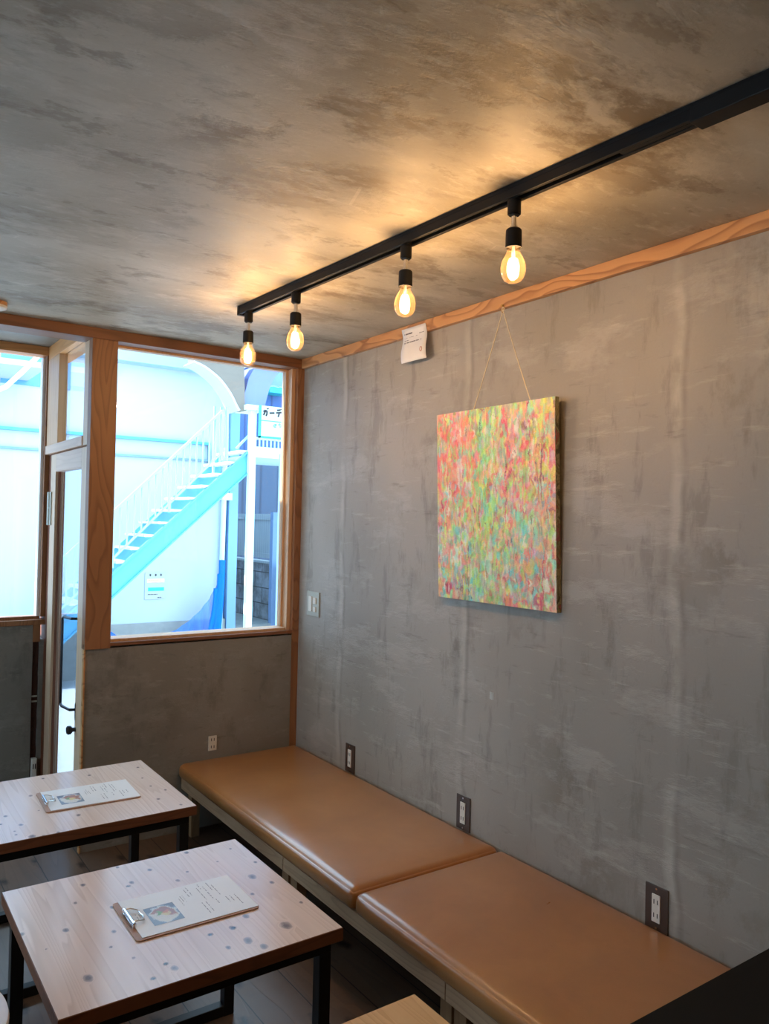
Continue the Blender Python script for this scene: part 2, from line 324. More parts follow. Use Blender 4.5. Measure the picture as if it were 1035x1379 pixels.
# ---------------------------------------------------------------- mesh helpers
class MB:
    """collects shapes (z relative to the eye) and links them as ONE mesh object"""
    def __init__(s): s.bm = bmesh.new()
    def _add(s, b, mat=None):
        if mat is not None: b.transform(mat)
        me = bpy.data.meshes.new('t'); b.to_mesh(me); b.free(); s.bm.from_mesh(me); bpy.data.meshes.remove(me)
    def box(s, x0, x1, y0, y1, z0, z1, bev=0., seg=2, mat=None):
        b = bmesh.new(); bmesh.ops.create_cube(b, size=1)
        for v in b.verts: v.co = Vector(((x0+x1)/2 + v.co.x*(x1-x0), (y0+y1)/2 + v.co.y*(y1-y0), (z0+z1)/2 + v.co.z*(z1-z0)))
        if bev: bmesh.ops.bevel(b, geom=b.edges[:], offset=bev, segments=seg, affect='EDGES', profile=.5)
        s._add(b, mat); return s
    def quadbar(s, a, b_, w, h):
        """bar of section w x h from a to b"""
        a = Vector(a); b_ = Vector(b_); d = (b_-a); L = d.length; d.normalize()
        ref = Vector((0, 1, 0)) if abs(d.y) < .9 else Vector((0, 0, 1))
        e1 = d.cross(ref).normalized(); e2 = d.cross(e1).normalized()
        b = bmesh.new(); bmesh.ops.create_cube(b, size=1)
        for v in b.verts: v.co = a + d*((v.co.z+.5)*L) + e1*(v.co.x*h) + e2*(v.co.y*w)
        bmesh.ops.recalc_face_normals(b, faces=b.faces[:]); s._add(b); return s
    def cyl(s, a, b_, r, seg=20, r2=None, bev=0.):
        a = Vector(a); b_ = Vector(b_); d = b_-a; b = bmesh.new()
        bmesh.ops.create_cone(b, cap_ends=True, segments=seg, radius1=r, radius2=r if r2 is None else r2, depth=d.length)
        if bev: bmesh.ops.bevel(b, geom=[e for e in b.edges if len([f for f in e.link_faces if len(f.verts) > 4]) == 1], offset=bev, segments=2, affect='EDGES')
        q = Vector((0, 0, 1)).rotation_difference(d.normalized()).to_matrix().to_4x4()
        s._add(b, Matrix.Translation((a+b_)/2) @ q); return s
    def tube(s, pts, r, seg=10):
        pts = [Vector(p) for p in pts]; rings = []; b = bmesh.new()
        prev = None
        for i, p in enumerate(pts):
            d = (pts[min(i+1, len(pts)-1)] - pts[max(i-1, 0)]).normalized()
            if prev is None:
                e = d.cross(Vector((0, 0, 1)) if abs(d.z) < .9 else Vector((0, 1, 0))).normalized()
            else: e = (prev - d*prev.dot(d)).normalized()
            prev = e; f = d.cross(e)
            rings.append([b.verts.new(p + (e*math.cos(2*math.pi*k/seg) + f*math.sin(2*math.pi*k/seg))*r) for k in range(seg)])
        for i in range(len(rings)-1):
            for k in range(seg): b.faces.new((rings[i][k], rings[i][(k+1) % seg], rings[i+1][(k+1) % seg], rings[i+1][k]))
        b.faces.new(rings[0][::-1]); b.faces.new(rings[-1]); bmesh.ops.recalc_face_normals(b, faces=b.faces[:]); s._add(b); return s
    def lathe(s, c, prof, seg=28):
        b = bmesh.new(); rings = []
        for r, z in prof:
            if r < 1e-6: rings.append([b.verts.new((c[0], c[1], c[2]+z))])
            else: rings.append([b.verts.new((c[0]+r*math.cos(2*math.pi*k/seg), c[1]+r*math.sin(2*math.pi*k/seg), c[2]+z)) for k in range(seg)])
        for i in range(len(rings)-1):
            A, B = rings[i], rings[i+1]
            for k in range(seg):
                k2 = (k+1) % seg
                if len(A) == 1 and len(B) == 1: continue
                if len(A) == 1: b.faces.new((A[0], B[k], B[k2]))
                elif len(B) == 1: b.faces.new((A[k], B[0], A[k2]))
                else: b.faces.new((A[k], B[k], B[k2], A[k2]))
        bmesh.ops.recalc_face_normals(b, faces=b.faces[:]); s._add(b); return s
    def prism(s, poly, axis, a, c):
        """extrude a 2-d outline along axis from a to c; outline coords are the two other axes in xyz order"""
        b = bmesh.new(); ai = 'xyz'.index(axis)
        def mk(p, w): q = list(p); q.insert(ai, w); return b.verts.new(q)
        A = [mk(p, a) for p in poly]; B = [mk(p, c) for p in poly]
        b.faces.new(A); b.faces.new(B[::-1])
        for i in range(len(poly)):
            j = (i+1) % len(poly); b.faces.new((A[i], A[j], B[j], B[i]))
        bmesh.ops.recalc_face_normals(b, faces=b.faces[:]); s._add(b); return s
    def build(s, name, mat, parent=None, smooth=False, label=None):
        me = bpy.data.meshes.new(name); s.bm.normal_update()
        o = bpy.data.objects.new(name, me); C.objects.link(o)
        off = Vector((0, 0, H))
        if parent is not None:
            o.parent = parent; w = parent; tot = Vector(parent.location)
            while w.parent: w = w.parent; tot += Vector(w.location)
            off -= tot
        s.bm.transform(Matrix.Translation(off)); s.bm.to_mesh(me); s.bm.free()
        me.materials.append(MT[mat])
        if smooth:
            me.polygons.foreach_set('use_smooth', [True]*len(me.polygons))
            me.set_sharp_from_angle(angle=math.radians(38))
        if label: o['label'] = label
        return o

def tag(o, label, cat=None, group=None, kind=None):
    o['label'] = label
    if cat: o['category'] = cat
    if group: o['group'] = group
    if kind: o['kind'] = kind
    return o
def thing(name, loc, label, cat, group=None, kind=None):
    o = bpy.data.objects.new(name, None); C.objects.link(o); o.location = (loc[0], loc[1], loc[2]+H); o.empty_display_size = .1
    return tag(o, label, cat, group, kind)
def struct(mb, name, mat, label, cat):
    return tag(mb.build(name, mat), label, cat, kind='structure')
def copy_tree(o, parent=None):
    c = o.copy(); C.objects.link(c); c.parent = parent
    for ch in list(o.children): copy_tree(ch, c)
    return c

def paint_grid(name, P, nu, nv, cols, mat, parent, disp=None, dirn=None, thick=0.0):
    """sheet P(u,v) with a colour per vertex; cols is (nv+1, nu+1, 3) in linear rgb"""
    us = np.linspace(0, 1, nu+1); vs = np.linspace(0, 1, nv+1)
    p00, p10, p01 = (np.array(P(0, 0)), np.array(P(1, 0)), np.array(P(0, 1)))
    U, V = np.meshgrid(us, vs)
    co_ = p00 + U[..., None]*(p10-p00) + V[..., None]*(p01-p00)
    if disp is not None: co_ = co_ + disp[..., None]*np.array(dirn)
    off = np.array([0, 0, H])
    tot = Vector(parent.location); w = parent
    while w.parent: w = w.parent; tot += Vector(w.location)
    co_ = co_ + off - np.array(tot)
    co_ = co_.reshape(-1, 3); idx = np.arange((nu+1)*(nv+1)).reshape(nv+1, nu+1)
    F = np.stack([idx[:-1, :-1], idx[:-1, 1:], idx[1:, 1:], idx[1:, :-1]], -1).reshape(-1, 4)
    me = bpy.data.meshes.new(name); me.from_pydata(co_.tolist(), [], F.tolist())
    a = me.color_attributes.new('paint', 'FLOAT_COLOR', 'POINT')
    c4 = np.concatenate([cols.reshape(-1, 3), np.ones(((nu+1)*(nv+1), 1))], 1).astype(np.float32)
    a.data.foreach_set('color', c4.ravel())
    me.polygons.foreach_set('use_smooth', [True]*len(me.polygons)); me.materials.append(MT[mat])
    o = bpy.data.objects.new(name, me); C.objects.link(o); o.parent = parent; return o

# ---------------------------------------------------------------- the room shell
XW, YB, ZC, ZF = 1.851, 3.353, .777, -1.385
struct(MB().box(XW, XW+.15, -2.9, 3.5, ZF-.1, ZC+.3), 'wall_right', 'wall', 'grey trowelled plaster wall on the right', 'wall')
struct(MB().box(-2.6, XW+.15, -2.9, 3.47, ZC, ZC+.3), 'ceiling', 'ceil', 'mottled grey-brown plaster ceiling', 'ceiling')
struct(MB().box(-2.6, XW+.15, -2.9, 4.35, ZF-.12, ZF), 'floor', 'floor', 'dark knotty wooden floor boards', 'floor')
struct(MB().box(.858, 1.816, YB, 3.392, ZF, -.5525).box(.897, 1.816, 3.392, 3.46, ZF, -.5445), 'wall_back', 'wall2', 'brown-grey plaster wall under the big window', 'wall')
struct(MB().box(-2.6, -1.7, YB, 3.47, ZF, ZC), 'wall_back_left', 'wall2', 'plaster wall left of the window bay', 'wall')
struct(MB().box(-2.75, -2.6, -2.9, 3.5, ZF-.1, -.75).box(-2.75, -2.6, -2.9, 3.5, .65, ZC+.3).box(-2.75, -2.6, 2.9, 3.5, -.75, .65).box(-2.75, -2.6, -2.9, .6, -.75, .65), 'wall_left', 'wall2', 'plaster wall on the far left, outside the frame', 'wall')
struct(MB().box(-2.6, XW, -3.05, -2.9, ZF-.1, ZC+.3), 'wall_rear', 'wall2', 'plaster wall behind the viewer', 'wall')
YL = 4.17
struct(MB().box(-1.7, .818, YL, 4.28, ZF, -.545), 'wall_bay_back', 'wall2', 'grey plaster wall under the left bay window', 'wall')
struct(MB().box(.848, .90, YL, 4.28, ZF, -.62), 'wall_bay_corner', 'wall2', 'narrow grey plaster strip beside the door jamb', 'wall')
struct(MB().box(-1.8, -1.7, 3.47, 4.28, ZF, .83), 'wall_bay_left', 'wall2', 'left side wall of the entry bay', 'wall')
struct(MB().box(-1.8, 1.0, 3.46, 4.35, .832, 1.08), 'ceiling_bay', 'wall2', 'small plaster ceiling over the entry bay', 'ceiling')
# beams, posts, trims
struct(MB().box(-2.6, XW-.003, YB-.012, 3.46, .733, ZC, .002), 'trim_1', 'beam', 'brown wooden beam along the ceiling above the windows', 'beam')
struct(MB().box(XW-.021, XW, -2.9, YB-.012, .732, ZC-.0005, .002), 'trim_2', 'trim', 'orange pine trim board along the top of the right wall', 'trim board')
struct(MB().box(.853, .957, YB-.012, 3.392, -.552, .733, .002), 'trim_3', 'post', 'thick brown wooden post between the door and the big window', 'post')
struct(MB().box(1.815, XW, YB-.004, 3.47, ZF, .733, .0015), 'trim_4', 'post', 'narrow dark wooden corner post right of the big window', 'post')
struct(MB().box(1.797, 1.815, 3.375, 3.395, -.53, .733).box(1.801, 1.815, 3.395, 3.45, -.53, .733).box(1.79, 1.801, 3.425, 3.46, -.53, .733), 'trim_5', 'jamb', 'pale wooden jamb strips at the right side of the big window', 'window jamb')
struct(MB().box(.853, 1.815, YB-.006, 3.37, -.544, -.530, .001), 'trim_6', 'beam', 'thin brown sill edge under the big window', 'sill')
struct(MB().box(.853, .859, YB-.004, YB+.02, ZF, -.552), 'trim_7', 'trim', 'thin orange edge strip at the left of the back wall', 'edge strip')
# big window
w1 = thing('window_1', (1.386, 3.43, -.53), 'big fixed window between the thick post and the corner', 'window', kind='structure')
MB().box(.957, 1.79, 3.43, 3.436, -.52, .724).build('glass_pane', 'glass', w1)
MB().box(.957, 1.79, 3.37, 3.46, -.532, -.518, .001).box(.957, .966, 3.42, 3.46, -.518, .733).box(.957, 1.79, 3.42, 3.46, .724, .733).build('window_frame', 'jamb', w1)
# bay window
w2 = thing('window_2', (-.4, YL, -.5), 'wide bay window at the left edge of the photo', 'window', kind='structure')
MB().box(-1.66, .84, YL+.045, YL+.051, -.50, .78).build('glass_pane', 'glass', w2)
MB().box(-1.7, .868, YL-.012, YL+.06, -.545, -.520, .001).box(-1.7, .85, YL+.02, YL+.07, -.520, -.505).build('window_sill', 'post', w2)
MB().box(.834, .846, YL+.02, YL+.07, -.505, .78).build('white_stop', 'paper', w2)
MB().box(-1.7, .868, YL-.012, YL+.08, .790, .832, .002).build('head_beam', 'jambx', w2)
MB().box(.846, .868, YL-.012, YL+.08, -.505, .79, .002).box(-.45, -.40, YL-.01, YL+.08, -.505, .79).box(-1.7, -1.65, YL-.01, YL+.08, -.505, .79).build('window_post', 'post', w2)
w4 = thing('window_4_added', (-2.68, 1.75, -.75), 'added wide side window, unseen, letting in daylight from the left', 'window', kind='structure')  # window added out of view to bring daylight in from the left
MB().box(-2.68, -2.675, .6, 2.9, -.75, .65).build('glass_pane', 'glass', w4)
MB().box(-2.72, -2.63, 1.70, 1.76, -.75, .65).build('window_frame', 'jamb', w4)
# side wall of the bay: transom, lintel, door
struct(MB().box(.853, .95, 3.46, YL-.012, .765, .832, .002), 'trim_8', 'jamby', 'orange wooden beam over the glass above the door', 'beam')
struct(MB().box(.853, .892, 3.93, YL-.012, .338, .765, .002), 'trim_9', 'jamb', 'orange wooden post beside the glass above the door', 'post')
struct(MB().box(.848, .93, 3.46, YL-.012, .296, .338, .002), 'trim_10', 'doory', 'pale wooden lintel over the glazed door', 'lintel')
struct(MB().box(.868, .925, 4.065, YL+.1, ZF, .296, .001), 'trim_11', 'redwood', 'dark reddish door jamb on the hinge side', 'door jamb')
struct(MB().box(.897, .957, 3.393, 3.46, -.544, .733, .001).box(.853, .897, 3.393, 3.46, .296, .765, .001), 'trim_12', 'door', 'pale door jamb strip beside the thick post', 'door jamb')
w3 = thing('window_3', (.90, 3.7, .338), 'small fixed pane above the glazed door', 'window', kind='structure')
MB().box(.880, .885, 3.46, 3.93, .338, .765).build('glass_pane', 'glass', w3)
MB().box(.932, .95, 4.18, 4.28, ZF-.1, .80).build('outer_casing', 'archface', w3)
d1 = thing('door_1', (.875, 3.765, ZF), 'narrow glazed wooden entrance door in the side of the bay', 'door', kind='structure')
DX0, DX1 = .858, .895
MB().box(DX0, DX1, 3.394, 3.490, ZF+.01, .290, .002).box(DX0, DX1, 3.965, 4.063, ZF+.01, .290, .002).build('stile', 'door', d1)
MB().box(DX0, DX1, 3.490, 3.965, .205, .290, .002).box(DX0, DX1, 3.490, 3.965, ZF+.01, ZF+.10, .002).build('door_rail', 'doory', d1)
MB().box(.880, .886, 3.490, 3.965, ZF+.10, .205).build('glass_pane', 'dglass', d1)
MB().box(.870, .880, 3.955, 3.965, ZF+.1, .205).build('glazing_bead', 'redwood', d1)
MB().tube([(.862, 3.49, -.44), (.838, 3.495, -.44), (.826, 3.58, -.440), (.824, 3.60, -.448), (.824, 3.60, -.455), (.824, 3.60, -.812), (.824, 3.60, -.819), (.826, 3.58, -.826), (.838, 3.495, -.826), (.862, 3.49, -.826)], .006).box(.858, .863, 3.475, 3.495, -.87, -.80).build('door_handle', 'darkmetal', d1, True)
MB().cyl((.862, 3.470, -.905), (.842, 3.470, -.905), .009).cyl((.842, 3.470, -.905), (.822, 3.470, -.905), .018, bev=.004).build('lock_knob', 'darkmetal', d1, True)
MB().cyl((.856, 4.066, -.05), (.856, 4.066, .03), .010).cyl((.856, 4.066, .035), (.856, 4.066, .11), .010).box(.853, .862, 4.03, 4.11, -.05, .11).build('hinge', 'swplate', d1, True)
# rough timber strip in the wall gap
b = MB()
prof = []
for i in range(25):
    z = -.63 - (.755)*i/24; prof.append((.818+random.uniform(-.003, .002)+(.001*i/24), z))
for i in range(24, -1, -1):
    z = -.63 - (.755)*i/24; prof.append((.848+random.uniform(-.003, .002), z))
b.prism(prof, 'y', YL+.012, YL+.06)
tg = thing('rough_timber_strip', (.833, YL+.03, ZF), 'dark rough timber strip exposed in the gap beside the door jamb', 'timber strip')
b.build('timber', 'crev', tg)
MB().box(.816, .850, YL-.006, YL+.03, -.63, -.545, .003).build('wood_block', 'post', tg, label='short brown wood block')
for z in (-.90, -.925): MB().box(.820, .846, YL+.005, YL+.014, z-.004, z+.004, .002).build('clamp', 'swplate', tg, label='small pale metal clamp')
mo = thing('multi_outlet', (.835, YL, ZF), 'small white box at the foot of the rough timber strip', 'outlet')
MB().box(.823, .847, YL-.025, YL+.006, ZF, -1.20, .003).build('box_body', 'cream', mo)
for xx in (.828, .838): MB().box(xx, xx+.004, YL-.0262, YL-.0245, -1.25, -1.225).build('slot', 'slot', mo)

# ---------------------------------------------------------------- ceiling: lighting rail and lamps
def RX(y): return 1.207 + (2.65-y)*.040
tr = thing('lighting_rail', (RX(1.4), 1.4, ZC), 'black track running along the ceiling above the bench', 'lighting rail')
ang = math.atan(-.040)
def rb(mb, y0, y1, dx0, dx1, z0, z1, bev=.001):
    L = y1-y0; R = Matrix.Translation(((RX(y0)+RX(y1))/2, (y0+y1)/2, 0)) @ Matrix.Rotation(-ang, 4, 'Z')
    mb.box(dx0, dx1, -L/2, L/2, z0, z1, bev, mat=R)
m = MB(); rb(m, .45, 2.655, -.018, .018, ZC-.010, ZC); rb(m, .45, 2.655, -.018, -.008, ZC-.031, ZC-.010); rb(m, .45, 2.655, .008, .018, ZC-.031, ZC-.010); m.build('rail', 'black', tr)
m = MB(); rb(m, .45, .86, -.019, .024, ZC-.036, ZC-.004, .002); rb(m, .45, 1.02, -.006, .006, ZC-.030, ZC-.014, .001); m.build('feed_box', 'black', tr)
m = MB(); rb(m, 2.65, 2.668, -.02, .02, ZC-.034, ZC, .003); m.build('end_cap', 'black', tr)

lamp = thing('track_lamp', (0, 0, .747), '', 'lamp', 'bare bulb lamps on the ceiling track')
LZ = .747
MB().cyl((0, 0, LZ), (0, 0, LZ-.037), .0155, 24, bev=.003).box(-.009, .009, -.016, .016, LZ-.002, LZ+.012, .002).build('adapter', 'black', lamp, True)
MB().cyl((0, 0, LZ-.034), (0, 0, LZ-.068), .0062, 16).cyl((0, 0, LZ-.062), (0, 0, LZ-.070), .0085, 16).build('stem', 'chrome', lamp, True)
MB().lathe((0, 0, LZ), [(0, -.068), (.015, -.068), (.018, -.071), (.0185, -.076), (.019, -.112), (.0165, -.112), (.0165, -.108), (0, -.108)], 28).build('socket', 'black', lamp, True)
prof = [(.013, -.108), (.0135, -.114), (.0150, -.121), (.0195, -.130), (.0245, -.139), (.0278, -.148), (.0290, -.158), (.0284, -.168), (.0255, -.178), (.0200, -.186), (.0125, -.191), (.006, -.1925), (0, -.193)]
bulb = MB().lathe((0, 0, LZ), prof, 32).build('bulb', 'bulbglass', lamp, True)
m = MB()
for k in range(6):
    a = k*math.pi/3; m.cyl((.0035*math.cos(a), .0035*math.sin(a), LZ-.137), (.0085*math.cos(a+.35), .0085*math.sin(a+.35), LZ-.172), .0019, 8)
m.build('filament', 'filament', bulb, label='glowing filament rods')
MB().cyl((0, 0, LZ-.108), (0, 0, LZ-.136), .003, 12, .005).build('glass_stem', 'cream', bulb)
ld = bpy.data.lights.new('bulb_glow', 'POINT'); ld.energy = 4.4; ld.color = (1, .65, .39); ld.shadow_soft_size = .016
lo = bpy.data.objects.new('bulb_glow', ld); C.objects.link(lo); lo.parent = bulb; lo.location = (0, 0, -.153)
labels = ['bare bulb lamp on the track, the farthest and closest to the window', 'bare bulb lamp on the track, second from the window',
          'bare bulb lamp on the track just above the white paper card', 'bare bulb lamp on the track, nearest the viewer and above the painting cord']
for i, y in enumerate((2.612, 2.28, 1.706, 1.31)):
    o = lamp if i == 0 else copy_tree(lamp)
    o.location = (RX(y), y, LZ+H); o['label'] = labels[i]
# detector on the ceiling at the left edge
sd = thing('smoke_detector', (.455, 3.19, ZC), 'small round white smoke detector on the ceiling by the brown beam', 'smoke detector')
MB().lathe((.455, 3.19, ZC), [(0, 0), (.050, 0), (.050, -.014), (0, -.014)], 32).build('mounting_ring', 'trim', sd, True)
MB().lathe((.455, 3.19, ZC), [(0, -.014), (.050, -.014), (.048, -.022), (.042, -.025), (0, -.026)], 32).build('cover', 'cream', sd, True)

# ---------------------------------------------------------------- wall things
def outlet(y, z, label, wplate=.072, hplate=.12):
    o = thing('wall_outlet', (XW, y, z), label, 'outlet', 'brown-plated outlets along the right wall')
    MB().box(XW-.005, XW, y-wplate/2, y+wplate/2, z-hplate/2, z+hplate/2, .0015).build('cover_plate', 'brownplate', o)
    ins = MB().box(XW-.008, XW-.004, y-.013, y+.013, z-.037, z+.037, .001).build('socket_insert', 'cream', o)
    for dz in (.018, -.018):
        for dy in (-.0055, .0055): MB().box(XW-.0086, XW-.0075, y+dy-.0012, y+dy+.0012, z+dz-.006, z+dz+.006).build('slot', 'slot', ins)
    for dz in (-.052, .052): MB().cyl((XW-.0045, y, z+dz), (XW-.0062, y, z+dz), .003, 12).build('screw', 'chrome', o)
    return o
outlet(1.318, -1.028, 'brown-plated wall outlet nearest the black cabinet')
outlet(2.116, -1.022, 'brown-plated wall outlet near the seam between the two cushions')
outlet(2.861, -1.022, 'brown-plated wall outlet nearest the corner post')
sw = thing('light_switch', (XW, 3.208, -.391), 'grey double light switch on the right wall by the corner post', 'light switch')
MB().box(XW-.006, XW, 3.152, 3.264, -.448, -.334, .0015).build('cover_plate', 'swplate', sw)
for (a, b_, c, d) in ((3.214, 3.243, -.426, -.356), (3.176, 3.202, -.389, -.360), (3.176, 3.202, -.426, -.403)):
    MB().box(XW-.010, XW-.005, a, b_, c, d, .001).build('rocker', 'cream', sw)
wo = thing('wall_outlet', (1.423, YB, -1.014), 'small cream double outlet on the back wall above the bench', 'outlet')
MB().box(1.404, 1.443, YB-.006, YB, -1.047, -.982, .0012).build('socket_insert', 'cream', wo)
for dz in (.016, -.016):
    for dx in (-.0065, .0065): MB().box(1.4235+dx-.0015, 1.4235+dx+.0015, YB-.0072, YB-.0055, -1.014+dz-.006, -1.014+dz+.006).build('slot', 'slot', wo)
mk = MB()
for dy in (-.006, .001, .007): mk.box(XW-.0012, XW+.0005, 1.985+dy-.0022, 1.985+dy+.0022, -.598+abs(dy)*.3, -.572)
tag(mk.build('filler_mark', 'scratch'), 'tiny pale scraped mark on the right wall below the painting', 'wall mark')

# paper card
card = thing('paper_card', (XW-.022, 2.43, .76), 'white title card pinned to the pine trim left of the painting', 'card')
bm = bmesh.new(); rows = []
N = 12
for i in range(N+1):
    t = i/N; z = .762 - .139*t; x = 1.8255 - .001 - .012*max(0, t-.25)**1.2 - .004*(t > .3)*min(1, (t-.3)*3) + .004*math.sin(t*6)
    y0 = 2.366 - .028*t; y1 = 2.519 - .023*t
    rows.append([bm.verts.new((x - .003*math.sin(j/6*math.pi)*t, y0+(y1-y0)*j/6, z)) for j in range(7)])
for i in range(N):
    for j in range(6): bm.faces.new((rows[i][j], rows[i][j+1], rows[i+1][j+1], rows[i+1][j]))
mm = MB(); mm._add(bm); cs = mm.build('sheet', 'paper', card, True)
md = cs.modifiers.new('thickness', 'SOLIDIFY'); md.thickness = .0008
for yy in (2.39, 2.50): MB().cyl((XW-.010, yy, .757), (XW-.0235, yy, .757), .0028, 12).build('pin', 'chrome', card)
def card_pt(u, t):
    y0 = 2.366-.028*t; y1 = 2.519-.023*t; jj = (1-u)
    x = 1.8255-.001-.012*max(0, t-.25)**1.2 - .004*(t > .3)*min(1, (t-.3)*3)+.004*math.sin(t*6) - .003*math.sin(jj*math.pi)*t
    return Vector((x-.0022, y0+(y1-y0)*jj, .762-.139*t))
m = MB(); rr = random.Random(3)
def scrib(u0, u1, t, hh, gap=.3):
    u = u0
    while u < u1:
        w = rr.uniform(.012, .03)
        if rr.random() > gap:
            a = card_pt(u, t); m.box(a.x-.0003, a.x+.0003, a.y-w*.15, a.y, a.z-hh/2*rr.uniform(.6, 1), a.z+hh/2*rr.uniform(.6, 1))
        u += w + .004
scrib(.1, .42, .16, .006, .15); scrib(.72, .92, .22, .003, .3); scrib(.1, .6, .27, .0015, .5); scrib(.1, .24, .35, .003, .1); scrib(.1, .8, .42, .004, .25)
m.build('printed_text', 'ink', card)
m = MB(); a = card_pt(.84, .72)
m.tube([a + Vector((0, .006*math.cos(k/12*2*math.pi), .009*math.sin(k/12*2*math.pi))) for k in range(13)], .0012, 6).build('red_stamp', 'redink', card)

# painting --------------------------------------------------------
TLy, TRy, Zt, Zb = 2.2575, 1.6795, .3965, -.2695
xt, xb = 1.805, 1.832
pt = thing('abstract_painting', (XW-.03, 1.968, Zb), 'abstract canvas of pink, coral, lime and turquoise dabs hung on a cord on the wall', 'painting')
NU, NV = 270, 310
img = np.zeros((NV+1, NU+1, 3)); hgt = np.zeros((NV+1, NU+1))
gu, gv = np.meshgrid(np.linspace(0, 1, NU+1), np.linspace(0, 1, NV+1))
pal = {'coral': (244, 120, 100), 'salmon': (242, 150, 128), 'pink': (232, 90, 118), 'crimson': (206, 62, 98), 'lime': (184, 220, 112), 'green': (136, 206, 124), 'mint': (140, 216, 180),
       'aqua': (100, 204, 204), 'peach': (236, 180, 136), 'yellow': (232, 214, 104), 'grey': (186, 176, 158), 'plum': (140, 62, 96), 'sand': (214, 192, 150), 'olive': (150, 150, 92), 'lilac': (206, 168, 190), 'white': (232, 230, 214)}
for k in pal: pal[k] = np.array(srgb(*pal[k]))
img[:] = pal['sand']
def weights(u, v):
    w = dict(coral=.3, salmon=.4, pink=.4, crimson=.25, lime=1.5, green=.9, mint=1.1, aqua=.8, peach=.8, yellow=.5, grey=.8, plum=.15, sand=.9, olive=.2, lilac=.7, white=.7)
    if u < .38 and v < .5: w['coral'] += 4.2; w['salmon'] += 2.5; w['pink'] += 1.2
    if u < .3 and v >= .4: w['salmon'] += 1.2; w['coral'] += 1; w['aqua'] += .4; w['lime'] += .6
    if .3 < u < .55: w['lime'] += 2.6; w['green'] += 1.6; w['mint'] += 1
    if .3 < u < .6 and v > .45: w['lime'] += 1.8; w['aqua'] += .8; w['grey'] += .8
    if u > .5 and .12 < v < .55: w['crimson'] += 1.9; w['pink'] += 1.7; w['peach'] += 1.5; w['plum'] += .5; w['lilac'] += 1
    if u > .82 and v < .35: w['yellow'] += 3; w['lime'] += 1.2; w['peach'] += 1
    if u > .6 and .5 < v < .78: w['peach'] += 2; w['mint'] += 1.6; w['aqua'] += .9; w['sand'] += 1
    if u > .8 and v > .7: w['crimson'] += 2.2; w['pink'] += 1.6
    if .5 < u < .8 and v > .7: w['pink'] += .8; w['aqua'] += 1.2; w['peach'] += 1.0
    if u < .35 and v > .85: w['aqua'] += 2.2; w['yellow'] += 1.2; w['plum'] += .6
    return w
names = list(pal)
def dab(u, v, ru, rv, col, alpha, wob=.2, h=.5):
    i0 = max(0, int((u-ru*1.4)*NU)); i1 = min(NU+1, int((u+ru*1.4)*NU)+2); j0 = max(0, int((v-rv*1.4)*NV)); j1 = min(NV+1, int((v+rv*1.4)*NV)+2)
    if i1 <= i0 or j1 <= j0: return
    U = gu[j0:j1, i0:i1]-u; V = gv[j0:j1, i0:i1]-v
    p1, p2 = rng.uniform(0, 6.28, 2)
    d = (U/ru)**2 + (V/rv)**2 + wob*np.sin(U/ru*3.1+p1)*np.cos(V/rv*4.3+p2)
    a = np.clip((1-d)*3, 0, 1)*alpha*(.75+.25*rng.random(U.shape))
    c = img[j0:j1, i0:i1]; img[j0:j1, i0:i1] = c*(1-a[..., None]) + col*a[..., None]
    hgt[j0:j1, i0:i1] = hgt[j0:j1, i0:i1]*(1-a*.6) + a*h
for step, (n, ru, rv, al) in enumerate(((900, .055, .05, .9), (1300, .034, .034, .75), (260, .034, .026, .85), (700, .018, .024, .7), (1200, .007, .016, .75))):
    for _ in range(n):
        u, v = rng.random(2); w = weights(u + rng.normal(0, .04), v + rng.normal(0, .04)); ws = np.array([w[k] for k in names]); k = rng.choice(len(names), p=ws/ws.sum())
        col = pal[names[k]]*rng.uniform(.82, 1.12)
        dab(u, v, ru*rng.uniform(.5, 1.4), rv*rng.uniform(.5, 1.7), np.clip(col, 0, .9), al*rng.uniform(.6, 1), h=rng.uniform(.1, .9))
for _ in range(60):      # long drips
    u, v = rng.random(2); w = weights(u, v); ws = np.array([w[k] for k in names]); k = rng.choice(len(names), p=ws/ws.sum())
    L = rng.uniform(.05, .2); dab(u, v, .0045*rng.uniform(.6, 1.3), L, pal[names[k]]*rng.uniform(.8, 1.15), .8, .15, .8)
for _ in range(60): dab(*rng.random(2), .004, rng.uniform(.008, .03), np.array(srgb(90, 60, 70)), .7)
for u, v0, v1 in ((.845, .12, .62), (.53, .3, .55), (.26, .5, .66)): dab(u, (v0+v1)/2, .0035, (v1-v0)/2, np.array(srgb(226, 222, 204)), .85, .1, 1.)
def smooth_noise(cu, cv):
    g = rng.normal(0, 1, (cv+2, cu+2)); x = np.linspace(0, cu, NU+1); y = np.linspace(0, cv, NV+1)
    xi = np.minimum(x.astype(int), cu-1); yi = np.minimum(y.astype(int), cv-1); fx = x-xi; fy = y-yi; fx = fx*fx*(3-2*fx); fy = fy*fy*(3-2*fy)
    A_ = g[np.ix_(yi, xi)]; B_ = g[np.ix_(yi, xi+1)]; C_ = g[np.ix_(yi+1, xi)]; D_ = g[np.ix_(yi+1, xi+1)]
    return (A_*(1-fx)+B_*fx)*(1-fy)[:, None] + (C_*(1-fx)+D_*fx)*fy[:, None]
du = smooth_noise(20, 16)*1.6 + smooth_noise(60, 40)*1.5 + rng.normal(0, .35, gu.shape); dv = smooth_noise(20, 10)*3 + smooth_noise(90, 50)*2.0 + rng.normal(0, .5, gu.shape)
ii = np.clip((np.arange(NU+1)[None, :] + du).round().astype(int), 0, NU); jj = np.clip((np.arange(NV+1)[:, None] + dv).round().astype(int), 0, NV)
img = img[jj, ii]; hgt = hgt[jj, ii]
img *= (1 + .10*smooth_noise(90, 30) + .05*rng.normal(0, 1, gu.shape))[..., None]; img = np.clip(img*1.3, 0, .95)
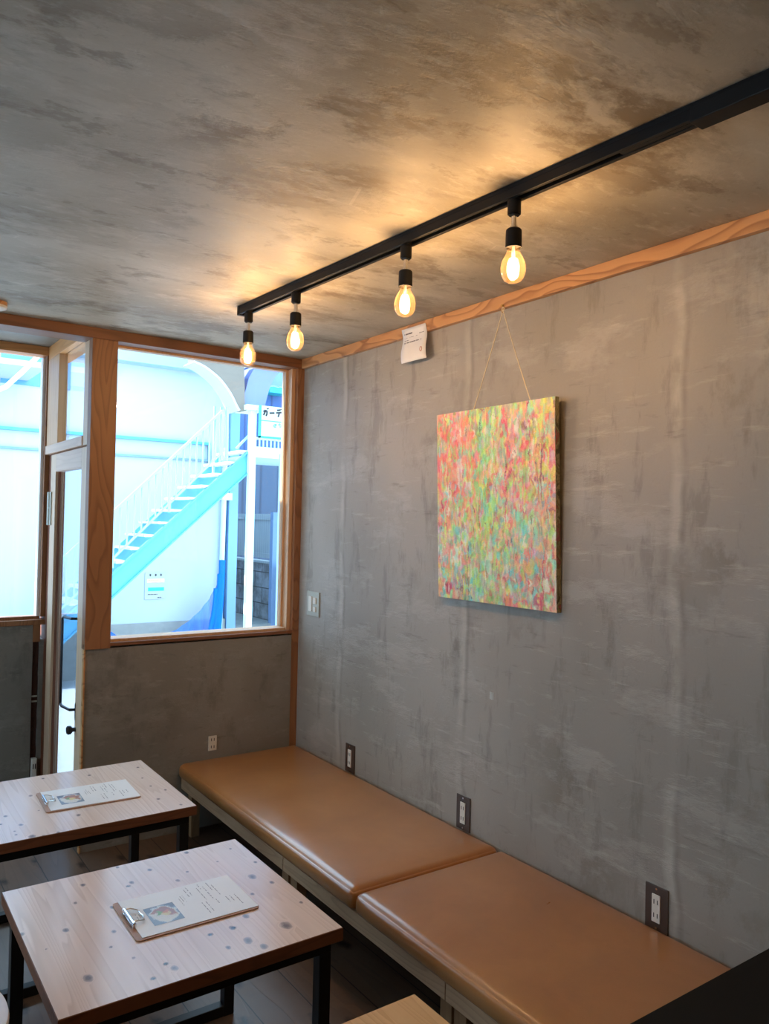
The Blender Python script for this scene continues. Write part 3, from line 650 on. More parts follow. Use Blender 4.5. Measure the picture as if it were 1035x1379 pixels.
def PP(u, v):
    y = TLy + (TRy-TLy)*u; return (xt + (xb-xt)*v - .0005, y, Zt + (Zb-Zt)*v + .0015*u)
paint_grid('paint_surface', PP, NU, NV, img, 'paint', pt, disp=hgt*.0022, dirn=(-1, 0, 0))
m = MB(); b = bmesh.new()
TH = .017
vs = [b.verts.new(p) for p in ((xt, TLy, Zt), (xt, TRy, Zt+.0015), (xb, TRy, Zb+.0015), (xb, TLy, Zb), (xt+TH, TLy, Zt), (xt+TH, TRy, Zt+.0015), (xb+TH, TRy, Zb+.0015), (xb+TH, TLy, Zb))]
for f in ((0, 1, 2, 3), (7, 6, 5, 4), (0, 4, 5, 1), (1, 5, 6, 2), (2, 6, 7, 3), (3, 7, 4, 0)): b.faces.new([vs[i] for i in f])
bmesh.ops.recalc_face_normals(b, faces=b.faces[:]); m._add(b); m.build('stretched_canvas', 'canvas_side', pt)
hk = Vector((XW-.024, 1.943, .722))
m = MB()
for yy in (2.066, 1.793):
    a = Vector((xt+.008, yy, Zt+.001)); m.tube([a + (hk-a)*t + Vector((0, 0, -.004*math.sin(t*math.pi))) for t in [i/14 for i in range(15)]], .0017, 8)
m.tube([hk+Vector((0, .005*math.cos(k), .007*math.sin(k)+.004)) for k in [i*.55 for i in range(12)]], .0016, 8)
m.build('hanging_cord', 'cord', pt, True)
hook = MB().cyl((XW-.021, 1.943, .735), (XW-.030, 1.943, .737), .0022, 10).cyl((XW-.030, 1.943, .737), (XW-.031, 1.943, .737), .005, 12).tube([(XW-.0225, 1.943, .742), (XW-.023, 1.943, .722), (XW-.026, 1.943, .714), (XW-.031, 1.943, .716), (XW-.032, 1.943, .724)], .0014, 8)
tag(hook.build('picture_hook', 'brass', None, True), 'small brass hook on the pine trim holding the painting cord', 'hook')

# ---------------------------------------------------------------- bench
bench = thing('bench', (1.57, 2.1, ZF), 'weathered wooden bench frame along the right wall under the leather cushions', 'bench')
RZ0, RZ1 = -1.189, -1.143
for a, b_ in ((.93, 1.514), (1.517, 2.379), (2.382, 3.335)): MB().box(1.276, 1.300, a, b_, RZ0, RZ1, .0015).build('front_rail', 'rail', bench)
MB().box(1.300, XW-.002, .93, 3.335, RZ1-.012, RZ1, .001).build('seat_board', 'rail', bench)
for y in (1.00, 1.485, 1.54, 2.345, 2.405, 3.29): MB().box(1.300, 1.338, y-.0225, y+.0225, ZF, RZ1-.012, .001).build('leg', 'leg_wood', bench)
for y in (1.00, 1.51, 2.375, 3.29): MB().box(1.338, XW-.06, y-.02, y+.02, RZ0, RZ1-.012).build('cross_bar', 'leg_wood', bench)
for y in (1.00, 1.51, 2.375, 3.29): MB().box(XW-.06, XW-.02, y-.02, y+.02, ZF, RZ1-.012).build('leg', 'leg_wood', bench)

def cushion(y0, y1, label):
    x0, x1, z0, z1 = 1.262, XW-.002, -1.1425, -1.079
    R = .026; nx, ny, nz = 40, int((y1-y0)/.018), 8
    cx, cy, cz = (x0+x1)/2, (y0+y1)/2, (z0+z1)/2; hx, hy, hz = (x1-x0)/2, (y1-y0)/2, (z1-z0)/2
    b = bmesh.new(); bmesh.ops.create_cube(b, size=2)
    # dense cube via grids on each face
    b.clear(); vm = {}
    def vert(i, j, k):
        key = (i, j, k)
        if key in vm: return vm[key]
        def sp(t, n): # cluster samples at the ends
            u = t/n*2-1; return math.copysign(1-(1-abs(u))**1.9, u)
        x, y, z = sp(i, nx)*hx, sp(j, ny)*hy, (k/nz*2-1)*hz
        rx = max(abs(x)-(hx-R), 0)*math.copysign(1, x); ry = max(abs(y)-(hy-R), 0)*math.copysign(1, y); rz = max(abs(z)-(hz-R*.95), 0)*math.copysign(1, z)
        c_ = Vector((math.copysign(min(abs(x), hx-R), x), math.copysign(min(abs(y), hy-R), y), math.copysign(min(abs(z), hz-R*.95), z)))
        d = Vector((rx, ry, rz))
        if d.length > 1e-9:
            mx = max(abs(rx), abs(ry), abs(rz)); d = d.normalized()*mx
        p = c_ + d
        ed = min(hx-abs(p.x), hy-abs(p.y), .12)/.12; puff = (1-(1-max(0, ed))**2)
        if p.z > 0: p.z += .010*puff*(p.z/hz)
        e2 = min((hy-abs(p.y))/.10, 1); p.x += math.copysign(.004, p.x)*(1-(1-max(e2, 0))**2)*(1 if p.x < 0 else 0)*(1-abs(p.z/hz)**2)
        p.z += .0015*math.sin(p.y*9+p.x*5)*puff if p.z > 0 else 0
        vm[key] = b.verts.new(p + Vector((cx, cy, cz))); return vm[key]
    for i in range(nx):
        for j in range(ny):
            for k in (0, nz): b.faces.new((vert(i, j, k), vert(i+1, j, k), vert(i+1, j+1, k), vert(i, j+1, k)))
    for i in range(nx):
        for k in range(nz):
            for j in (0, ny): b.faces.new((vert(i, j, k), vert(i+1, j, k), vert(i+1, j, k+1), vert(i, j, k+1)))
    for j in range(ny):
        for k in range(nz):
            for i in (0, nx): b.faces.new((vert(i, j, k), vert(i, j+1, k), vert(i, j+1, k+1), vert(i, j, k+1)))
    bmesh.ops.recalc_face_normals(b, faces=b.faces[:])
    m = MB(); m._add(b); o = m.build('bench_cushion', 'leather'); o.data.polygons.foreach_set('use_smooth', [True]*len(o.data.polygons))
    tag(o, label, 'cushion', 'tan leather cushions on the bench'); return o
cushion(1.925, 3.345, 'long tan leather bench cushion in the far corner by the window')
cushion(.93, 1.922, 'tan leather bench cushion nearest the viewer, beside the black cabinet')

# ---------------------------------------------------------------- tables
TZ = -.92
def table(x0, x1, y0, y1, label, knots, holes, mat='top', group='low square tables with black steel legs'):
    cx, cy = (x0+x1)/2, (y0+y1)/2
    root = thing('low_table', (cx, cy, ZF), label, 'table', group)
    th = .030; nx, ny = 170, 165
    xs = np.linspace(x0, x1, nx+1); ys = np.linspace(y0, y1, ny+1); X, Y = np.meshgrid(xs, ys)
    kn = np.zeros_like(X); ho = np.zeros_like(X)
    for (kx, ky, ra, rbb) in knots:
        d = np.sqrt(((X-kx)/ra)**2 + ((Y-ky)/rbb)**2); kn = np.maximum(kn, np.clip(1.25-d*.75, 0, 1)**1.5)
    for (kx, ky, ra) in holes:
        d = np.hypot(X-kx, Y-ky)/ra; ho = np.maximum(ho, np.clip(2-d*1.5, 0, 1))
    verts = np.stack([X-cx, Y-cy, np.full_like(X, TZ-ZF)], -1).reshape(-1, 3).tolist()
    idx = np.arange((nx+1)*(ny+1)).reshape(ny+1, nx+1)
    F = np.stack([idx[:-1, :-1], idx[:-1, 1:], idx[1:, 1:], idx[1:, :-1]], -1).reshape(-1, 4).tolist()
    me = bpy.data.meshes.new('tabletop'); nb = len(verts)
    c4 = [(x0, y0), (x1, y0), (x1, y1), (x0, y1)]; e = .0015
    for zz, ex in ((TZ, 0), (TZ-.0015, e), (TZ-th+.0015, e), (TZ-th, 0)):
        for (a, b_) in c4: verts.append((a-cx+math.copysign(ex, a-cx), b_-cy+math.copysign(ex, b_-cy), zz-ZF))
    nf = len(F)
    for L in range(3):
        for k in range(4):
            k2 = (k+1) % 4; F.append((nb+L*4+k, nb+(L+1)*4+k, nb+(L+1)*4+k2, nb+L*4+k2))
    F.append((nb+12, nb+15, nb+14, nb+13))
    me.from_pydata(verts, [], F)
    for nm, arr in (('knot', kn), ('hole', ho)):
        a = me.attributes.new(nm, 'FLOAT', 'POINT'); v = np.zeros(len(verts), np.float32); v[:arr.size] = arr.ravel(); a.data.foreach_set('value', v)
    me.materials.append(MT[mat]); me.materials.append(MT['edge'])
    mi = np.zeros(len(F), np.int32); mi[nf:] = 1; me.polygons.foreach_set('material_index', mi); me.update()
    o = bpy.data.objects.new('tabletop', me); C.objects.link(o); o.parent = root
    s = .030; z1 = TZ-th-.001; i = .014; il = .014
    X0, X1, Y0, Y1 = x0+i, x1-i, y0+i+.008, y1-i-.008
    for (a, b_) in ((X0, Y0), (X1-s, Y0), (X0, Y1-s), (X1-s, Y1-s)): MB().box(a, a+s, b_, b_+s, ZF, z1-s, .002).build('leg', 'steel', root)
    for b_ in (Y0, Y1-s):
        MB().box(X0, X1, b_, b_+s, z1-s, z1, .002).build('top_rail', 'steel', root)
        MB().box(X0+s, X1-s, b_, b_+s, ZF+.001, ZF+s, .002).build('foot_rail', 'steel', root)
    for a in (X0, X1-s): MB().box(a, a+s, Y0+s, Y1-s, z1-s, z1, .002).build('side_rail', 'steel', root)
    return root
def kz(px, py, big=1.):
    p = atZ(px, py, TZ); return (p.x, p.y, .0062*big, .0095*big)
def hz_(px, py, r=.0052): p = atZ(px, py, TZ); return (p.x, p.y, r)
A = lambda x, y: (x/3.45, 1000+y/3.45); B = lambda x, y: (140+x/3.044, 1120+y/3.044)
k1 = [kz(*A(*q[:2]), q[2]) for q in ((385, 662, 1), (350, 745, .8), (305, 872, 1.1), (530, 878, .9), (515, 950, .6), (545, 580, .8), (695, 592, 1), (610, 650, 1), (825, 640, 1), (870, 600, .7), (865, 512, .9), (410, 1095, 1.5), (810, 1048, 1.2), (100, 890, 1), (520, 765, .9), (215, 960, .5), (620, 1000, .5))]
k1 += [kz(*B(*q[:2]), q[2]) for q in ((605, 185, 1.7), (620, 125, .8), (688, 208, .9), (580, 347, 1.3), (745, 385, 2.0), (590, 445, 1.7), (655, 470, 1.4), (525, 395, 1.1), (510, 475, .9), (808, 290, .8), (518, 70, .6), (340, 85, .9), (608, 255, .9), (465, 123, .5))]
h1 = [hz_(*A(*q)) for q in ((770, 1028), (712, 1096), (978, 892), (596, 667))] + [hz_(*B(*q)) for q in ((435, 422), (532, 394))]
table(.3575, .966, 1.512, 2.095, 'low knotty pine table in the foreground, complete in view, in front of the bench seam', k1, h1)
k2 = [kz(*A(*q[:2]), q[2]) for q in ((640, 115, .8), (660, 165, .7), (700, 202, .8), (768, 220, .9), (735, 262, 1), (840, 288, .8), (415, 152, 1), (200, 167, .9), (143, 247, 1.1), (25, 342, 1), (180, 315, .6), (365, 337, 1.2), (97, 382, 1.1), (68, 412, .6), (75, 428, .9), (150, 436, 1.6), (202, 434, .9), (270, 417, .9), (3, 380, .8))]
table(.362, .972, 2.404, 2.962, 'low knotty pine table at the back beside the entrance door', k2, [])
table(.345, .951, .64, 1.222, 'pine table corner, coloured yellower as without sky reflection, at the bottom edge of the photo', [(.5, .8, .01, .012), (.7, 1.0, .008, .01)], [], 'top3')

# clipboards with menus ----------------------------------------------------
cb_all = []
def clipboard(cx, cy, rot, label):
    L, W = .290, .197; z = TZ
    root = thing('menu_clipboard', (cx, cy, z), label, 'clipboard', 'menu clipboards on the low tables')
    zl = z+.0005
    out = []
    for (sx, sy) in ((1, 1), (-1, 1), (-1, -1), (1, -1)):
        a0 = math.atan2(sy, sx)-math.pi/4
        for k in range(5): a = a0 + k/4*math.pi/2; out.append((cx + sx*(L/2-.010)+.010*math.cos(a), cy + sy*(W/2-.010)+.010*math.sin(a)))
    MB().prism(out, 'z', zl, zl+.003).build('board', 'board', root)
    x0 = cx-L/2+.014; x1 = cx+L/2-.001; y0 = cy-W/2+.006; y1 = cy+W/2-.002
    MB().box(x0, x1, y0, y1, zl+.0032, zl+.0044).build('menu_sheet', 'menupaper', root)
    ms = root.children[-1]
    # food photograph, printed near the clip
    n = 60; uu, vv = np.meshgrid(np.linspace(0, 1, n+1), np.linspace(0, 1, n+1))
    im = np.zeros((n+1, n+1, 3)); im[:] = np.array(srgb(122, 138, 156)); wn = lambda: .05*np.sin(uu*17+vv*9+rng.uniform(0, 6))+.04*np.sin(vv*23-uu*11+rng.uniform(0, 6)) + .02*rng.normal(0, 1, uu.shape)
    uu, vv = uu+wn()*.6, vv+wn()*.6; r = np.hypot(uu-.52, vv-.5)
    def put(mask, c, a=1.): im[mask] = im[mask]*(1-a) + np.array(srgb(*c))*a
    put(vv > .75, (100, 104, 116)); put(r < .46, (196, 200, 200)); put(r < .41, (214, 210, 200)); put((r < .40) & (vv+.5*uu > .72), (168, 112, 84)); put((r < .34) & (vv+.5*uu > .8), (150, 96, 72), .7)
    put(((uu-.45)/.16)**2 + ((vv-.55)/.12)**2 < 1, (106, 150, 70)); put(((uu-.56)/.14)**2 + ((vv-.47)/.10)**2 < 1, (214, 196, 130)); put(((uu-.62)/.1)**2 + ((vv-.6)/.07)**2 < 1, (196, 120, 70))
    im *= (.9+.2*rng.random(im.shape[:2]))[..., None]
    px0, px1, py0, py1 = cx-L/2+.052, cx-L/2+.122, cy-.058, cy+.030
    paint_grid('food_photo', lambda u, v: (px0+(px1-px0)*u, py0+(py1-py0)*v, zl+.0048), n, n, im, 'print', ms)
    rr2 = random.Random(int(cy*100)); m = MB()
    def line(xa, ya, n_, s=.0022):
        y = ya
        for _ in range(n_):
            w = rr2.uniform(.001, .003)
            if rr2.random() > .25: m.box(xa, xa+s*rr2.uniform(.6, 1), y-w, y, zl+.0044, zl+.00465)
            y -= w+.0012
    for xx in (.150, .156, .162): line(cx-L/2+xx-.01, cy+.055-rr2.random()*.02, 12, .0016)
    for xx in (.165, .173, .195, .203, .211, .225, .233): line(cx-L/2+xx, cy+.085-rr2.random()*.03, rr2.randint(8, 26))
    for xx in (.18, .19, .215, .24, .25, .262): line(cx-L/2+xx, cy-.01, rr2.randint(6, 20))
    m.build('menu_text', 'ink', ms); m = MB()
    for xx in (.034, .040, .046): line(cx-L/2+xx-.004, cy+.015, 9, .002)
    m.build('heading_text', 'ink', ms)
    # wire clip at the left end
    xc = cx-L/2+.012
    m = MB().cyl((xc, cy-.040, zl+.011), (xc, cy+.040, zl+.011), .0040, 14, bev=.001)
    m.box(xc-.004, xc+.003, cy-.036, cy+.036, zl+.0046, zl+.0064, .0005)
    for s_ in (-1, 1): m.cyl((xc, cy+s_*.038, zl+.003), (xc, cy+s_*.038, zl+.012), .0048, 12)
    m.tube([(xc, cy-.032, zl+.014), (xc+.012, cy-.032, zl+.0135), (xc+.026, cy-.027, zl+.009), (xc+.028, cy-.012, zl+.007), (xc+.031, cy, zl+.0065), (xc+.028, cy+.012, zl+.007), (xc+.026, cy+.027, zl+.009), (xc+.012, cy+.032, zl+.0135), (xc, cy+.032, zl+.014)], .0014, 8)
    m.build('wire_clip', 'chrome', root, True)
    root.rotation_euler = (0, 0, rot); return root
clipboard(.704, 1.790, -.012, 'wooden clipboard with a menu lying on the foreground table')
clipboard(.706, 2.668, -.040, 'wooden clipboard with a menu lying on the back table by the door')

# black cabinet and round stool at the edges ---------------------------------
cab = thing('black_cabinet', (1.42, .55, ZF), 'black cabinet in the bottom right corner, at the end of the bench', 'cabinet')
MB().box(1.02, XW-.004, .20, .902, -.915, -.890, .0015).build('cabinet_top', 'blackcab', cab)
MB().box(1.04, XW-.006, .22, .895, ZF, -.915, .001).build('cabinet_body', 'blackcab', cab)
SX_, SY_ = .09, 1.50
st = thing('round_stool', (SX_, SY_, ZF), 'round pale stool seat peeking in at the bottom left corner', 'stool')
MB().lathe((SX_, SY_, -.85), [(0, 0), (.172, 0), (.178, -.003), (.180, -.010), (.177, -.022), (.16, -.028), (0, -.028)], 96).build('seat', 'stool', st, True)
for k in range(4):
    a = math.pi/4 + k*math.pi/2
    MB().cyl((SX_+.15*math.cos(a), SY_+.15*math.sin(a), ZF), (SX_+.11*math.cos(a), SY_+.11*math.sin(a), -.876), .011, 14).build('leg', 'steel', st, True)

# ---------------------------------------------------------------- outdoors
OY, SY = 10.43, 9.10
# ground
bm = bmesh.new()
prof = [(4.35, -1.5), (6.2, -1.5), (OY, -2.095), (OY+.2, -2.1)]
m = MB().prism([(4.0, -1.9), (4.0, -1.5), (6.2, -1.5), (OY, -2.095), (14, -2.1), (14, -2.5)], 'x', -9, 9)
tag(m.build('ground', 'ground'), 'pale concrete pavement outside the door', 'ground', kind='structure')
tag(MB().box(4.54, 12, OY+.01, 20, -2.4, -1.53).build('alley_ground', 'alley'), 'dark ground of the alley beside the white building', 'ground', kind='structure')
# white building
wb = thing('white_building', (0, OY, -2.1), 'white building across the street behind the stairs', 'building')
MB().box(-9, 4.54, OY, OY+6, -1.43, 3.2).build('facade', 'facade', wb)
MB().box(2.75, 4.56, OY-.03, OY+.3, -2.1, -1.415).box(-9, 2.75, OY-.03, OY+.3, -2.1, -1.72).box(-9, 2.75, OY-.012, OY+.3, -1.72, -1.43).build('foundation', 'found', wb)
za = atY(156, 588.5, OY).z; zb = atY(156, 612.5, OY).z; xr = atY(281, 602, OY).x
MB().box(-9, xr, OY-.07, OY+.01, za-.018, za+.018).build('ledge_line', 'bluesteel', wb)
MB().box(-9, xr, OY-.04, OY+.01, zb-.014, zb+.014).box(xr-.02, xr+.01, OY-.05, OY+.01, zb-.4, za).build('ledge_line', 'shadowgap', wb)  # strips coloured in to draw the shadow gaps on the wall
zs = atY(0, 489, 9.4).z; zt_ = atY(0, 481, 9.4).z
MB().box(-9, 1.9, 9.4, OY+.05, zs, zt_).build('balcony_slab', 'facade', wb)
for k in range(9):
    MB().box(-6+k*.95, -6+k*.95+.8, OY-.02, OY+.02, 1.58, 2.6).build('upper_window', 'winblue', wb)
AY0 = 9.05; ze = atY(160, 484, 10.2).z; xe0 = 2.0
MB().box(xe0, 4.5, 10.2, OY+.05, ze, ze+.7).build('eave', 'eave', wb)
# column at the building corner and downpipe
cpx = [(303.5, 700), (317, 700)]
xa = atY(306, 700, OY).x; xb2 = atY(318, 700, OY-.0).x
MB().box(xa, xb2, OY-.05, OY+.12, -1.6, 3.0).build('corner_column', 'bluepost', wb)
MB().cyl((atY(300.5, 700, OY-.1).x, OY-.06, -1.9), (atY(303, 700, OY-.1).x, OY-.06, 1.0), .035, 14).box(atY(303, 662, OY).x-.09, atY(303, 662, OY).x+.06, OY-.12, OY, .26, .36).build('downpipe', 'whitesteel', wb)
ac = thing('arched_canopy', (4.2, 9.2, 1.2), 'arched canopy corner with its shade coloured beige and blue, above the top of the stairs', 'canopy')
# arched brackets hanging under the eave
def curve(pts, n=10):
    out = []
    for i in range(len(pts)-1):
        p0 = pts[max(i-1, 0)]; p1 = pts[i]; p2 = pts[i+1]; p3 = pts[min(i+2, len(pts)-1)]
        for k in range(n):
            t = k/n; out.append(tuple(.5*((2*p1[j]) + (-p0[j]+p2[j])*t + (2*p0[j]-5*p1[j]+4*p2[j]-p3[j])*t*t + (-p0[j]+3*p1[j]-3*p2[j]+p3[j])*t**3) for j in (0, 1)))
    out.append(tuple(pts[-1])); return out
AY = 9.05
MB().box(4.3, 5.9, 9.05, 10.34, atY(300, 484, AY0).z, 2.6).build('canopy_slab', 'eave', ac)
def q(px, py, Y=AY): p = atY(px, py, Y); return (p.x, p.z)
left = curve([q(262, 486), q(278, 494), q(297, 510), q(311, 529), q(319, 545), q(323, 552)])
front = left + [q(332, 553), q(330, 545), q(328, 470), q(262, 466)]
MB().prism(front, 'y', AY, AY+.22).build('arch_bracket', 'archface', ac)
rim = [(x-.02, z-.02) for x, z in left] + [(x+.0, z) for x, z in left[::-1]]
MB().prism(rim, 'y', AY-.01, AY+.32).build('arch_rim', 'facade', ac)  # white strip drawn in for the lit underside of the arch
rc = curve([q(358, 553), q(360, 540), q(366, 520), q(375, 504), q(390, 492)])
right = [q(328, 552), q(331, 530), q(337, 508), q(346, 492), q(352, 480)] + [q(395, 470)] + rc[::-1]
MB().prism(right, 'y', AY+.04, AY+.40).build('arch_bracket', 'arch', ac)
# stairs
stc = thing('outdoor_staircase', (3.2, SY, -2.0), 'pale blue steel staircase rising to the right outside the big window', 'staircase')
def sp(px, py, Y=SY): return atY(px, py, Y)
a = sp(335, 606); b_ = sp(150, 773); dirv = (a-b_).normalized(); start = b_ - dirv*1.6
sh = .27
def plate(y0, y1, t0, t1, P0, P1):
    return MB().prism([(P0.x, P0.z+t1), (P1.x, P1.z+t1), (P1.x, P1.z+t0), (P0.x, P0.z+t0)], 'y', y0, y1)
m = plate(SY, SY+.02, -sh, 0, start, a); m2 = m.prism([(start.x, start.z), (a.x, a.z), (a.x, a.z-.02), (start.x, start.z-.02)], 'y', SY-.03, SY+.05).prism([(start.x, start.z-sh), (a.x, a.z-sh), (a.x, a.z-sh-.02), (start.x, start.z-sh-.02)], 'y', SY-.03, SY+.05)
m2.build('stringer', 'bluesteel', stc)
W_ = .85
plate(SY+W_, SY+W_+.02, -sh, 0, start, a).build('stringer', 'bluesteel', stc)
Ls = (a-start); nst = round(Ls.length/((a-b_).length/10.05))
for i in range(nst+1):
    p = start + Ls*(i/nst); MB().box(p.x-.10, p.x+.07, SY+.02, SY+W_, p.z-.03, p.z-.005).build('tread', 'tread', stc)
# railing
rt0 = sp(152, 690); rt1 = sp(300, 553); rd = (rt1-rt0); rs = rt0 - rd*.62
lo0 = sp(152, 752); lo1 = sp(296, 612)
rail = MB()
rail.quadbar(rs, rt1, .03, .03); ls = lo0-(lo1-lo0)*.62; rail.quadbar(ls, lo1, .022, .022)
rail.build('handrail', 'railpaint', stc)
nb_ = 26
for i in range(nb_+1):
    t = i/nb_; p = rs + (rt1-rs)*t; qz = ls.z + (lo1.z-ls.z)*((p.x-ls.x)/(lo1.x-ls.x)); th_ = .013
    if i % 8 == 2: th_ = .035; qz -= .1
    MB().box(p.x-th_/2, p.x+th_/2, SY-.01, SY+.012, qz, p.z).build('baluster', 'railpaint', stc)
# post and landing
pA = sp(340, 552, SY-.05); MB().box(pA.x-.04, pA.x+.04, SY-.09, SY-.01, -2.0, pA.z).build('post', 'whitesteel', stc)
MB().box(pA.x-.12, sp(352, 552).x, SY-.14, SY+.3, pA.z-.01, pA.z+.05).build('post', 'whitesteel', stc)
lx0 = sp(338, 602).x; lx1 = sp(384, 616).x
lt = sp(360, 603).z; lb = sp(360, 615).z
MB().box(lx0, 5.6, SY-.04, SY+.02, lb, lt).box(lx0, 5.6, SY-.02, SY+1.2, lb-.02, lb+.01).build('landing', 'whitesteel', stc)
vt = sp(360, 593).z
m = MB().box(lx0, 5.6, SY-.02, SY+.01, vt, vt+.03)
for i in range(13): m.box(lx0+.05+i*.054, lx0+.066+i*.054, SY-.01, SY+.005, lt, vt)
m.build('landing_grille', 'whitesteel', stc)
for (px, y0, y1) in ((311, 552, 640), (320, 553, 625), (329, 553, 612)):
    p = sp(px, y0); MB().box(p.x-.012, p.x+.012, SY+.5, SY+.525, sp(px, y1).z, p.z+.1).build('baluster', 'railpaint', stc)
MB().quadbar(sp(318, 604), sp(338, 583), .025, .025).build('handrail', 'railpaint', stc)
pb = sp(313, 555); MB().quadbar(sp(306, 548), sp(305, 620), .03, .03).build('baluster', 'railpaint', stc)
# alley: buildings, fence, block wall
db = thing('blue_sided_building', (7.5, 16, -1.5), 'dark blue building with vertical siding behind the stairs', 'building')
MB().box(4.9, 14, 15.6, 16.5, -1.53, 7.5).build('upper_siding', 'siding', db)
MB().box(4.9, 14, 15.4, 15.6, -1.53, atY(340, 615, 15.4).z).build('lower_wall', 'siding2', db)
ww0 = atY(361, 498, 15.3); ww1 = atY(382, 524, 15.3)
m = MB()
for f in (0, .45, .9): x = ww0.x+(ww1.x-ww0.x)*f; m.box(x, x+.08, 15.25, 15.6, ww1.z, ww0.z+.3)
m.box(ww0.x-.3, ww1.x+.6, 15.25, 15.6, ww0.z-.35, ww0.z-.25); m.build('upper_window_bars', 'whitesteel', db)
MB().box(ww0.x, ww1.x+.05, 15.2, 15.6, ww1.z-.12, ww1.z, .0).build('window_sill', 'tealf', db)
XB = 5.42
bw = thing('block_wall', (XB, 11.5, -1.53), 'stained concrete block wall in the alley', 'wall')
ztop = atX(345, 757, XB).z
MB().box(XB, XB+.15, 9.3, 16, -1.6, ztop).build('blocks', 'blocks', bw)
MB().box(XB-.02, XB+.17, 9.3, 16, ztop, ztop+.03).build('coping', 'corr', bw)
fe = thing('corrugated_fence', (XB+.1, 11.5, ztop), 'grey corrugated sheet fence above the block wall', 'fence')
f0 = atX(345, 692, XB+.05).z; f1 = atX(345, 750, XB+.05).z; yA = atX(372, 720, XB+.05).y
MB().box(XB+.05, XB+.08, yA, 15.3, f1+.06, f0-.08).build('sheet', 'corr', fe)
MB().box(XB+.02, XB+.09, yA, 15.3, f0-.09, f0).box(XB+.02, XB+.09, yA, 15.3, f1, f1+.07).box(XB+.02, XB+.09, yA-.03, yA+.03, f1-.1, f0+.01).build('fence_frame', 'corr', fe)
fp = atX(366, 830, XB-.08); tag(MB().box(XB-.12, XB-.04, fp.y-.045, fp.y+.045, -1.6, atX(366, 690, XB-.08).z).build('fence_post', 'fpost'), 'blue-grey post standing in front of the block wall', 'post')
gp = atY(378.5, 700, 8.6); tag(MB().box(gp.x-.03, gp.x+.04, 8.56, 8.64, -1.9, lb).build('corner_pole', 'fpost'), 'slim blue-grey pole right beside the window jamb outside', 'post')
# garden sign
SGY = 8.9
s0 = atY(352, 546, SGY); s1 = atY(384, 590, SGY)
sg = thing('garden_sign', ((s0.x+s1.x)/2, SGY, s1.z), 'white sign with large Japanese lettering above the stair landing', 'sign')
xs0, xs1, zt2, zb2 = s0.x, s0.x+.95, s0.z, s1.z
zmid = atY(352, 566, SGY).z
MB().box(xs0, xs1, SGY, SGY+.04, zb2, zt2, .004).build('panel', 'signwhite', sg)
MB().box(xs0-.016, xs0, SGY-.004, SGY+.04, zb2-.02, zt2).box(xs0-.016, xs1, SGY-.004, SGY+.04, zb2-.02, zb2).box(xs0, xs1, SGY-.004, SGY, zmid-.005, zmid+.005).build('frame', 'tealf', sg)
GX, GD, GN = [[(208, 345), (285, 338)], [(284, 338), (280, 400), (262, 440)], [(245, 315), (240, 370), (212, 420)], [(288, 288), (296, 308)], [(302, 286), (309, 304)]], \
    [[(478, 328), (545, 322)], [(462, 378), (565, 372)], [(520, 378), (515, 420), (498, 458)], [(556, 303), (562, 318)], [(570, 301), (576, 316)]], \
    [[(604, 345), (626, 372)], [(602, 470), (640, 450), (672, 395)]]
for glyph in (GX, [[(332, 382), (428, 380)]], GD, GN):
    m = MB()
    for stroke in glyph:
        pts = [atY(340+x/14.52, 530+y/14.52, SGY-.003) for x, y in stroke]
        for a_, b2 in zip(pts[:-1], pts[1:]): m.quadbar(a_, b2, .004, .020)
    m.build('lettering', 'blackink', sg)
m = MB(); rr3 = random.Random(5)
def strokes(px, py, w, h, n):
    c = atY(px, py, SGY)
    for _ in range(n):
        x = c.x + rr3.uniform(-w, w)/2; z = c.z + rr3.uniform(-h, h)/2
        if rr3.random() < .5: m.box(x-w*.4, x+w*.4, SGY-.004, SGY, z-.004, z+.004)
        else: m.box(x-.004, x+.004, SGY-.004, SGY, z-h*.35, z+h*.35)
for px in (370, 377, 383.5): strokes(px, 573.5, .04, .04, 6)
m.build('green_lettering', 'greenink', sg)
# notice on the white building
n0 = atY(195, 771, OY); n1 = atY(221.5, 806.5, OY)
no = thing('notice_poster', ((n0.x+n1.x)/2, OY-.01, n1.z), 'small white notice with teal band on the white building wall', 'poster')
MB().box(n0.x, n1.x, OY-.012, OY-.001, n1.z, n0.z, .002).build('sheet', 'signwhite', no)
Wn, Hn = n1.x-n0.x, n0.z-n1.z
def nb(u0, u1, v0, v1, name, mat, mbx=None):
    mbx = mbx or MB(); return mbx.box(n0.x+Wn*u0, n0.x+Wn*u1, OY-.015, OY-.011, n0.z-Hn*v1, n0.z-Hn*v0)
m = MB()
for u in (.25, .52, .78):
    c = Vector((n0.x+Wn*u, OY-.013, n0.z-Hn*.10)); m.box(c.x-.014, c.x+.014, OY-.015, OY-.011, c.z-.004, c.z+.004); m.box(c.x-.004, c.x+.004, OY-.015, OY-.011, c.z-.016, c.z+.016); m.box(c.x-.012, c.x+.012, OY-.015, OY-.011, c.z+.010, c.z+.014)
for k in range(22):
    u = .16+k*.03; 
    if k % 5 != 4: nb(u, u+.018, .80, .83, '', '', m) if u < .62 else nb(u, u+.018, .92, .955, '', '', m)
    nb(u, u+.02, .27+.07*(k % 2), .30+.07*(k % 2), '', '', m)
m.build('printed_text', 'blackink', no)
nb(.1, .95, .24, .38, '', '').build('orange_band', 'orange', no); nb(.16, .94, .56, .69, '', '').build('teal_band', 'teal', no)
